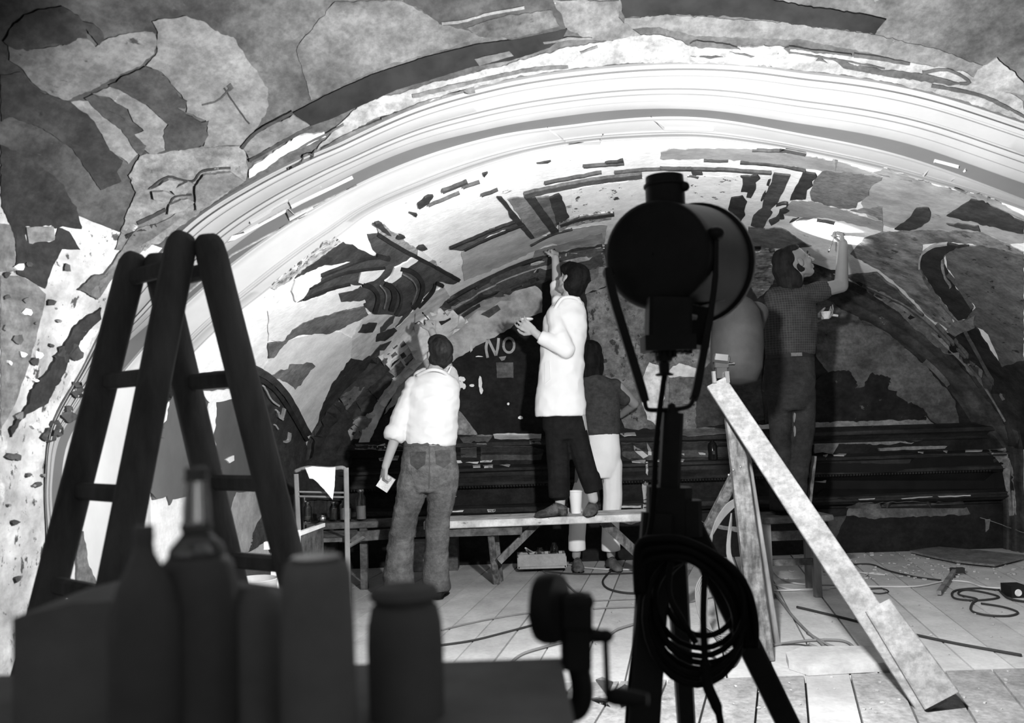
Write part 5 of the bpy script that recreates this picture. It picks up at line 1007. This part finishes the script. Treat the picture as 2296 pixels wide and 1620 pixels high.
def shoe(t, name, heel, toe, upv, m, s=1.0, **k):
    heel, toe = V(heel), V(toe); d = (toe-heel).normalized(); L = (toe-heel).length; mb = MB(); mb.loft([(heel+d*L*f+V((0, 0, h)), w, hh, d.cross(V((0, 0, 1))).normalized(), (0, 0, 1)) for f, w, h, hh in ((-.03, .02, .03, .025), (0, .034, .036, .036), (.15, .037, .045, .045), (.35, .036, .05, .05), (.5, .042, .04, .04), (.7, .047, .03, .03), (.9, .04, .024, .024), (1.0, .022, .018, .018), (1.02, .008, .014, .012))], 20)
    o = obj(name, mb, m, t, smooth=60); mb = MB(); mb.loft([(heel+d*L*f+V((0, 0, .006)), w, .006, d.cross(V((0, 0, 1))).normalized(), (0, 0, 1)) for f, w in ((-.02, .02), (.05, .037), (.3, .034), (.6, .046), (.85, .044), (1.02, .015))], 20); obj('sole', mb, M_black2, o, smooth=60)
    mb = MB()
    for f in (.38, .45, .52):
        p = heel+d*L*f; w = d.cross(V((0, 0, 1))).normalized(); z_ = .098-(f-.38)*.16; mb.tube([p-w*.016+V((0, 0, z_-.004)), p+V((0, 0, z_)), p+w*.016+V((0, 0, z_-.004))], .0025, 5)
    obj('laces', mb, M_black2, o, smooth=True)
    return o
def flip(o, m): o.data.materials.clear(); o.data.materials.append(m)
# ---------------------------------------------------------------- man in white shirt and jeans (6.2 m)
D = 5.97
def p(x, y, dy=0): return P(x, y, D+dy)
t = thing('person', 'man in white shirt and faded flared jeans, back turned, reaching up with a brush', 'person', (p(955, 1320).x, D, 0))
Ms = skin('skin_light', .30); body = MB(); hc = p(984, 792, .02)
at1, M1 = head(body, hc, (-.45, .75, .45), (.05, -.35, 1), 1.0)
neck(body, p(972, 838, .0), hc+V((0, 0, -.05)), .052)
body.loft([(p(966, 1010), .15, .10), (p(964, 960), .145, .10), (p(966, 900), .16, .11), (p(970, 860), .15, .09), (p(972, 838), .08, .07)])
body.limb([p(928, 868), p(895, 955, -.02), p(864, 1046, -.06)], [.05, .042, .026]); hand(body, p(864, 1046, -.06), p(858, 1085, -.08)-p(864, 1046, -.06), (.6, .45, .1), 1, 1.0, (.9, 1.0, .6), .9)
body.limb([p(1012, 868, .02), p(1000, 815, .28), p(968, 742, .36)], [.05, .042, .026]); hand(body, p(968, 742, .36), p(962, 700, .42)-p(968, 742, .36), (-.3, .8, 0), -1, 1.0, (1.0, 1.1, .8), 1.0)
body.limb([p(933, 1020), p(905, 1165, .0), p(890, 1290, .04)], [.085, .06, .042]); body.limb([p(992, 1020), p(982, 1165, .04), p(975, 1290, .06)], [.085, .06, .042])
obj('body', fuse(body, .0058, 3), Ms, t, smooth=True)
hair = MB(); 
for x, y, z_, a, b, c_ in ((0, -.030, .040, .082, .092, .086), (0, -.055, .0, .074, .060, .070), (0, .02, .075, .072, .07, .05), (-.04, -.035, -.02, .045, .055, .05), (.04, -.035, -.02, .045, .055, .05), (0, -.05, -.05, .05, .045, .04)):
    hair.ell(at1(x, y, z_), (a, b, c_), M1)
obj('hair', fuse(hair, .007, 3, wrinkle=.003, wscale=(40, 40, 40)), M_hair1, t, smooth=True)
M_sh = mat('white_shirt', .60, grime=False, var=.03, scale=4, bump=.3, bscale=12)
sh = MB(); sh.loft([(p(966, 998, .0), .165, .125), (p(966, 985), .172, .13), (p(966, 950), .178, .13), (p(968, 905), .182, .13), (p(971, 870), .178, .115), (p(973, 848), .135, .09), (p(975, 832), .075, .065)], 32)
sh.limb([p(930, 868), p(907, 925, -.02), p(888, 970, -.03)], [.068, .07, .064]); sh.lathe(p(889, 962, -.03), [(.001, 0), (.066, 0), (.072, .05), (.06, .075), (.001, .075)], 24, p(876, 1000, -.05)-p(892, 950, -.02))
sh.limb([p(1010, 868, .02), p(1003, 830, .2)], [.068, .058]); sh.cap(p(948, 838, .04), p(1000, 838, .04), .03, .03)
sh.cap(p(1004, 850, .05), p(998, 818, .08), .035, .02)
sh.cap(p(938, 842, .02), p(952, 832, .05), .028, .02)
obj('shirt', fuse(sh, .009, 3, wrinkle=.013, wscale=(7, 7, 12)), M_sh, t, smooth=True)
mb = MB(); mb.tube(spline([p(935, 842, -.03), p(965, 829, -.10), p(990, 832, -.09), p(1008, 845, -.02)], 5), [.012]*15+[.008]); mb.cap(p(1002, 842, -.03), p(1012, 822, .0), .012, .004); obj('collar', mb, M_sh, t, smooth=True)
M_je = mat('faded_jeans', .12, var=.4, scale=2.6, bump=.5, bscale=90, spots=[(.18, .60, 3.5, (1, 1, .5), .2)])
je = MB(); je.loft([(p(963, 984), .166, .12), (p(963, 1010), .175, .125), (p(962, 1045, -.01), .183, .14), (p(962, 1080), .175, .13), (p(962, 1100), .15, .11)], 32)
je.limb([p(933, 1050, -.01), p(925, 1090), p(908, 1160), p(898, 1230, .02), p(893, 1300, .03)], [.10, .105, .082, .090, .098]); je.lathe(p(894, 1285, .02), [(.001, 0), (.098, 0), (.104, .10), (.001, .10)], 24, (0, 0, -1))
je.limb([p(994, 1050, -.01), p(993, 1090), p(983, 1160, .02), p(979, 1230, .04), p(977, 1300, .05)], [.10, .098, .078, .080, .088]); je.lathe(p(978, 1285, .05), [(.001, 0), (.086, 0), (.092, .11), (.001, .11)], 24, (0, 0, -1))
jo = obj('jeans', fuse(je, .010, 3, wrinkle=.013, wscale=(8, 8, 9), seed=3), M_je, t, smooth=True)
M_stitch = mat('jeans_dark_trim', .07, bump=.1)
mb = MB(); mb.loft([(p(963, 984), .172, .128), (p(963, 997), .177, .132)], 32); obj('waistband', mb, M_stitch, t, smooth=60)
PT = bvh([(type('o', (), {'v': [v.co+V(t.location) for v in jo.data.vertices], 'f': [tuple(q_.vertices) for q_ in jo.data.polygons]})(), None)])
for pl in ([(920, 1012), (955, 1012), (953, 1040), (937, 1052), (921, 1040)], [(976, 1010), (1008, 1008), (1010, 1036), (995, 1048), (978, 1040)]): patch(pl, mat('denim_pocket', .075, var=.2, bump=.3), h=.005, amp=.5, parent=t, name='back_pocket', tree=PT)
stroke([(963, 1000), (963, 1050), (962, 1095)], 2, M_stitch, h=.004, parent=jo, amp=.2, name='centre_seam', tree=PT)
shoe(t, 'shoe', (p(900, 1300).x, D-.02, 0), (p(880, 1300).x, D+.2, 0), 0, M_black2); shoe(t, 'shoe', (p(980, 1300).x, D+.0, 0), (p(990, 1300).x, D+.24, 0), 0, M_black2)
mb = MB(); w_h = p(860, 1070, -.075); R_ = Matrix.Rotation(.6, 3, 'Y'); mb.box(w_h+V((.012, .02, -.035)), (.085, .04, .10), R_)
obj('sponge', mb, mat('pale_sponge', .55, bump=.6, bscale=60), origin=w_h, label='pale rectangular sponge held in the lowered left hand of the man in jeans', category='sponge')
def brush(label, a, b, L, m=None):
    a, b = V(a), V(b); d = (b-a).normalized(); t_ = thing('brush', label, 'brush', a)
    mb = MB(); mb.tube([a, a+d*L*.5, a+d*L*.8], [.002, .0045, .004], 8); obj('handle', mb, M_wood, t_, smooth=True)
    mb = MB(); mb.tube([a+d*L*.8, a+d*L*.88], [.0045, .0055], 10); obj('ferrule', mb, M_steel, t_, smooth=True)
    mb = MB(); mb.tube([a+d*L*.88, a+d*L*.95, a+d*L], [.0055, .006, .001], 10); obj('bristles', mb, M_hair, t_, smooth=True)
brush('thin brush held up by the man in jeans against the curved vault moulding', p(972, 728, .36), p(936, 688, .50), .17)
# ---------------------------------------------------------------- man in white coat on the bench (6.3 m)
D = 6.30
t = thing('person', 'dark-haired man in white knee-short coat and black trousers standing on the bench', 'person', (p(1280, 1150).x, D, bt))
Ms2 = skin('skin_mid', .34); body = MB(); hc = p(1283, 628, .0)
at2, M2 = head(body, hc, (-.62, .72, .42), (.36, -.10, 1), 1.0)
neck(body, p(1275, 680), hc+V((.0, 0, -.05)), .055)
body.loft([(p(1262, 930), .13, .09), (p(1260, 850), .12, .09), (p(1262, 750), .14, .1), (p(1270, 690), .13, .08), (p(1275, 672), .07, .07)])
body.limb([p(1248, 700, -.02), p(1256, 790, -.10), p(1208, 752, -.12), p(1196, 742, -.12)], [.048, .040, .030, .027]); hand(body, p(1198, 743, -.12), p(1155, 716, -.13)-p(1196, 743, -.12), (.25, .9, .3), -1, 1.08, (.5, .5, .35), .7, .14)
body.limb([p(1262, 690, .1), p(1250, 655, .34), p(1245, 578, .42)], [.05, .042, .028]); hand(body, p(1245, 580, .42), p(1241, 550, .5)-p(1245, 582, .42), (-.5, .8, 0), -1, .92, (1.1, 1.1, .8), 1)
body.limb([p(1252, 930), p(1255, 1030), p(1256, 1128)], [.08, .055, .036]); body.limb([p(1288, 930), p(1308, 1020), p(1330, 1118)], [.08, .055, .036])
obj('body', fuse(body, .0058, 3), Ms2, t, smooth=True)
hair = MB()
for x, y, z_, a, b, c_ in ((0, -.028, .045, .086, .100, .088), (0, -.065, .0, .078, .060, .080), (0, .035, .085, .072, .07, .042), (-.045, -.045, -.025, .045, .055, .06), (.045, -.045, -.025, .045, .055, .06), (0, -.07, -.07, .055, .04, .05), (-.055, .045, .06, .03, .05, .04)):
    hair.ell(at2(x, y, z_), (a, b, c_), M2)
obj('hair', fuse(hair, .007, 3, wrinkle=.004, wscale=(30, 30, 30)), M_hair, t, smooth=True)
M_coat = mat('white_coat', .62, grime=False, var=.03, scale=3, bump=.3, bscale=10)
sh = MB(); sh.loft([(p(1257, 932), .178, .13), (p(1257, 905), .178, .13), (p(1257, 850), .160, .12), (p(1260, 800), .158, .125), (p(1265, 750), .160, .13), (p(1268, 710), .150, .12), (p(1272, 686), .120, .095), (p(1277, 666), .072, .07)], 32)
sh.limb([p(1246, 705, -.05), p(1252, 745, -.10), p(1268, 782, -.14)], [.066, .066, .064]); sh.limb([p(1268, 782, -.14), p(1236, 766, -.14)], [.064, .052]); sh.lathe(p(1240, 768, -.14), [(.001, 0), (.054, 0), (.046, .10), (.001, .10)], 24, p(1207, 752, -.12)-p(1240, 768, -.14))
sh.limb([p(1262, 692, .12), p(1252, 658, .32)], [.066, .058]); sh.lathe(p(1252, 660, .32), [(.001, 0), (.058, 0), (.052, .1), (.001, .1)], 20, p(1247, 615, .38)-p(1252, 660, .32))
sh.cap(p(1250, 676, .0), p(1298, 684, .02), .04, .04)
so = obj('coat', fuse(sh, .009, 3, wrinkle=.012, wscale=(7, 7, 8), seed=9), M_coat, t, smooth=True)
PT = bvh([(type('o', (), {'v': [v.co+V(t.location) for v in so.data.vertices], 'f': [tuple(q_.vertices) for q_ in so.data.polygons]})(), None)])
patch([(1222, 812), (1232, 808), (1234, 850), (1222, 860)], M_coat, h=.006, amp=.4, parent=t, name='coat_pocket', tree=PT)
mb = MB(); mb.tube(spline([p(1244, 692, -.10), p(1262, 668, -.09), p(1290, 668, -.08), p(1304, 682, -.03)], 5), .013); obj('collar', mb, M_coat, t, smooth=True)
M_tr = mat('black_trousers', .010, var=.3, bump=.2)
je = MB(); je.limb([p(1244, 905), p(1250, 1000), p(1253, 1060), p(1254, 1100)], [.085, .083, .078, .074]); je.lathe(p(1253, 1080), [(.001, 0), (.076, 0), (.074, .11), (.001, .11)], 24, (0, 0, -1))
je.limb([p(1280, 905), p(1296, 990), p(1314, 1050), p(1326, 1085)], [.088, .08, .073, .068]); je.lathe(p(1322, 1065), [(.001, 0), (.07, 0), (.068, .115), (.001, .115)], 24, p(1332, 1104)-p(1320, 1062))
je.loft([(p(1262, 900), .15, .11), (p(1264, 960), .15, .11), (p(1266, 985), .1, .09)], 28)
obj('trousers', fuse(je, .009, 4, wrinkle=.004, seed=5), M_tr, t, smooth=True)
M_lea = mat('scuffed_leather', .07, var=.6, scale=14, rough=.5, bump=.1)
shoe(t, 'shoe', (p(1268, 1140).x, D-.02, bt), (p(1200, 1140).x, D-.10, bt), 0, M_lea); shoe(t, 'shoe', (p(1334, 1140).x, D+.08, bt), (p(1314, 1140).x, D-.14, bt), 0, M_lea)
w_h = p(1180, 715, -.10); mb = MB(); mb.ell(w_h, (.05, .03, .014)); obj('sponge', mb, mat('pale_sponge', .55), origin=w_h, smooth=True, label='small pale wad held in the left hand of the man in the white coat', category='sponge')
brush('tiny brush in the raised hand of the man in the white coat', p(1252, 575, .44), p(1236, 545, .62), .13)
# ---------------------------------------------------------------- figure in dark shirt and white trousers (7.0 m)
D = 6.95
t = thing('person', 'person with shoulder-length dark hair, dark shirt and white trousers behind the bench', 'person', (p(1335, 1260).x, D, 0))
body = MB(); hc = p(1322, 800, .05)
at3, M3 = head(body, hc, (-.2, 1, -.05), (0, 0, 1), .95); neck(body, p(1325, 848), hc+V((0, 0, -.05)), .05)
body.loft([(p(1345, 980), .13, .09), (p(1345, 900), .13, .09), (p(1338, 860), .15, .08), (p(1330, 842), .07, .06)])
body.limb([p(1388, 868), p(1422, 905, .1), p(1392, 930, .26)], [.045, .038, .026]); hand(body, p(1392, 930, .26), (-.8, .5, .1), (-.3, .8, 0), 1, .95)
body.limb([p(1288, 868), p(1270, 900, .1), p(1300, 920, .28)], [.045, .038, .026]); hand(body, p(1300, 920, .28), (.3, .8, .1), (0, .4, -.8), 1, .95)
body.limb([p(1315, 990), p(1300, 1120), p(1292, 1245)], [.08, .05, .034]); body.limb([p(1362, 990), p(1368, 1120), p(1370, 1245)], [.08, .05, .034])
obj('body', fuse(body, .0065, 3), skin('skin_shade', .22), t, smooth=True)
hair = MB()
for x, y, z_, a, b, c_ in ((0, -.02, .05, .095, .105, .085), (0, -.07, -.03, .095, .06, .1), (-.05, -.03, -.09, .055, .06, .09), (.05, -.03, -.09, .055, .06, .09), (0, -.06, -.14, .085, .05, .07)):
    hair.ell(at3(x, y, z_), (a, b, c_), M3)
obj('hair', fuse(hair, .008, 3, wrinkle=.004, wscale=(30, 30, 8)), M_hair, t, smooth=True)
M_ts = mat('dark_grey_knit', .05, var=.12, bump=.2, bscale=60)
sh = MB(); sh.loft([(p(1347, 974), .152, .11), (p(1347, 940), .15, .11), (p(1346, 900), .152, .115), (p(1343, 868), .165, .10), (p(1335, 850), .12, .08), (p(1328, 840), .06, .06)], 28)
sh.limb([p(1378, 865), p(1398, 893, .05)], [.06, .058]); sh.lathe(p(1392, 885, .04), [(.001, 0), (.06, 0), (.058, .06), (.001, .06)], 20, p(1412, 905, .1)-p(1392, 880, .02)); sh.limb([p(1300, 865), p(1284, 890, .05)], [.06, .058])
obj('jersey', fuse(sh, .009, 4, wrinkle=.004), M_ts, t, smooth=True)
je = MB(); je.loft([(p(1350, 965), .130, .10), (p(1351, 1010), .142, .12), (p(1350, 1050), .14, .11), (p(1350, 1070), .1, .1)], 28)
je.limb([p(1372, 1040), p(1374, 1110), p(1370, 1170), p(1368, 1215)], [.082, .075, .068, .068]); je.lathe(p(1369, 1200), [(.001, 0), (.069, 0), (.074, .115), (.001, .115)], 24, (0, 0, -1))
je.limb([p(1322, 1040), p(1302, 1110), p(1295, 1170), p(1293, 1215)], [.082, .072, .066, .064]); je.lathe(p(1293, 1200), [(.001, 0), (.064, 0), (.068, .115), (.001, .115)], 24, (0, 0, -1))
obj('trousers', fuse(je, .009, 4, wrinkle=.005, seed=7), mat('white_trousers', .66, grime=False, var=.04, bump=.2), t, smooth=True)
shoe(t, 'shoe', (p(1294, 1250).x, D+.03, 0), (p(1294, 1250).x, D-.15, 0), 0, M_lea); shoe(t, 'shoe', (p(1366, 1250).x, D+.03, 0), (p(1382, 1250).x, D-.17, 0), 0, M_lea)
# ---------------------------------------------------------------- long-haired man on the low table (5.8 m)
D = 5.80
t = thing('person', 'long-haired man in checked short-sleeved shirt and dark jeans, fist raised, at the right', 'person', (p(1775, 1150).x, D, wz))
body = MB(); hc = p(1784, 590, .0)
at4, M4 = head(body, hc, (.93, .12, .40), (-.40, -.02, 1), 1.04)
neck(body, p(1778, 645), hc+V((0, 0, -.05)), .055)
body.loft([(p(1772, 800), .13, .09), (p(1772, 720), .14, .1), (p(1775, 665), .14, .08), (p(1776, 642), .07, .06)])
body.limb([p(1825, 655, .0), p(1886, 640, .03), p(1890, 545, .06)], [.05, .047, .030]); hand(body, p(1889, 548, .06), p(1884, 500, .08)-p(1889, 548, .06), (-.9, .25, 0), 1, 1.05, (1.35, 1.45, .9), 1.1)
body.limb([p(1735, 670, .05), p(1760, 740, .22), p(1835, 712, .26)], [.05, .044, .028]); hand(body, p(1832, 713, .22), (1, .05, .2), (0, -.3, .9), 1, .95, (.6, .6, .4), .8)
body.limb([p(1750, 830), p(1752, 980), p(1752, 1125)], [.085, .058, .038]); body.limb([p(1795, 830), p(1792, 980), p(1785, 1125)], [.085, .058, .038])
M_sk4 = skin('skin_dimmed', .12)  # skin colour darkened to stand in for the dim light on him
obj('body', fuse(body, .0055, 3), M_sk4, t, smooth=True)
face_bits(t, at4, M4)
hair = MB()
for x, y, z_, a, b, c_ in ((0, -.062, .052, .090, .074, .074), (0, -.095, -.02, .094, .062, .095), (0, -.110, -.09, .086, .055, .08), (-.055, -.078, -.08, .04, .045, .08), (.055, -.078, -.08, .04, .045, .08), (0, -.126, -.15, .072, .045, .045), (0, .0, .090, .072, .064, .030)):
    hair.ell(at4(x, y, z_), (a, b, c_), M4)
obj('hair', fuse(hair, .007, 3, wrinkle=.005, wscale=(26, 26, 12)), M_hair, t, smooth=True)
mb = MB(); mb.ell(at4(.070, -.022, -.036), (.012, .018, .030), M4); mb.ell(at4(.064, -.008, -.052), (.012, .016, .014), M4); obj('sideburn', mb, M_hair, t, smooth=True)
# checked shirt
def checks(name, base, m2, sc):
    m = mat(name, base, var=.12, bump=.2); nt = m.node_tree; b = nt.nodes['Principled BSDF']; tc = nt.nodes.new('ShaderNodeTexCoord')
    src = b.inputs['Base Color'].links[0].from_socket; cur = src
    for axn in ('X', 'Z'):
        w = nt.nodes.new('ShaderNodeTexWave'); w.bands_direction = axn; w.inputs['Scale'].default_value = sc; w.inputs['Distortion'].default_value = .6
        nt.links.new(tc.outputs['Object'], w.inputs['Vector']); cr = nt.nodes.new('ShaderNodeValToRGB'); cr.color_ramp.elements[0].position = .86; cr.color_ramp.elements[1].position = .95
        cr.color_ramp.elements[1].color = (.6, .6, .6, 1); nt.links.new(w.outputs['Fac'], cr.inputs[0]); mx = nt.nodes.new('ShaderNodeMix'); mx.data_type = 'RGBA'; nt.links.new(cr.outputs[0], mx.inputs[0]); nt.links.new(cur, mx.inputs[6]); mx.inputs[7].default_value = (m2, m2, m2, 1); cur = mx.outputs[2]
    nt.links.new(cur, b.inputs['Base Color']); return m
M_ck = checks('checked_shirt', .026, .045, 20)
sh = MB(); sh.loft([(p(1772, 795), .160, .115), (p(1772, 770), .165, .12), (p(1772, 720), .172, .125), (p(1770, 685), .165, .12), (p(1772, 658), .145, .095), (p(1778, 640), .075, .065)], 32)
sh.limb([p(1815, 660, .0), p(1836, 652, .02)], [.068, .062]); sh.lathe(p(1826, 656, .01), [(.001, 0), (.066, 0), (.060, .09), (.001, .09)], 24, p(1862, 648, .03)-p(1826, 657, .01)); sh.limb([p(1738, 668, .02), p(1752, 710, .14)], [.066, .06])
obj('shirt', fuse(sh, .009, 3, wrinkle=.013, wscale=(7, 7, 8), seed=2), M_ck, t, smooth=True)
M_j2 = mat('dimmed_dark_jeans', .02, var=.4, scale=3, bump=.4, bscale=90)  # dark denim, lowered further in place of shade
je = MB(); je.loft([(p(1771, 795), .150, .11), (p(1771, 830), .158, .13), (p(1770, 860, -.02), .162, .14), (p(1770, 900), .15, .12), (p(1770, 920), .12, .1)], 32)
je.limb([p(1748, 880), p(1750, 960), p(1752, 1030), p(1748, 1110)], [.082, .07, .060, .066]); je.lathe(p(1748, 1095), [(.001, 0), (.066, 0), (.07, .14), (.001, .14)], 24, (0, 0, -1))
je.limb([p(1798, 880), p(1800, 960), p(1792, 1030), p(1782, 1110)], [.086, .078, .068, .070]); je.lathe(p(1782, 1095), [(.001, 0), (.07, 0), (.074, .14), (.001, .14)], 24, (0, 0, -1))
jo = obj('jeans', fuse(je, .0095, 4, wrinkle=.007, wscale=(8, 8, 8), seed=12), M_j2, t, smooth=True)
mb = MB(); mb.loft([(p(1771, 792), .153, .114), (p(1771, 803), .157, .118)], 32); obj('belt', mb, M_black2, t, smooth=60)
mb = MB(); mb.box(p(1786, 794, -.12), (.07, .006, .022)); obj('shirt_hem_glint', mb, T12, t)  # small pale plate, a painted glint at belt height
shoe(t, 'shoe', (p(1748, 1140).x, D-.04, wz), (p(1748, 1140).x+.04, D+.2, wz), 0, M_black2); shoe(t, 'shoe', (p(1783, 1140).x, D-.06, wz), (p(1783, 1140).x+.06, D+.18, wz), 0, M_black2)
brush('slender brush in the raised fist of the long-haired man', p(1872, 528, .06), p(1861, 556, .10), .12)
w_h = p(1852, 705, .2); t = thing('palette_cup', 'small pale cup held at the waist by the long-haired man', 'cup', w_h); mb = MB(); mb.lathe(w_h-V((0, 0, .03)), [(.001, 0), (.02, 0), (.035, .05), (.032, .05), (.018, .005), (.001, .005)], 20); obj('bowl', mb, T34, t, smooth=50)
mb = MB(); mb.tube([w_h+V((.02, 0, .0)), w_h+V((.08, 0, -.01))], .008); obj('handle', mb, T34, t)
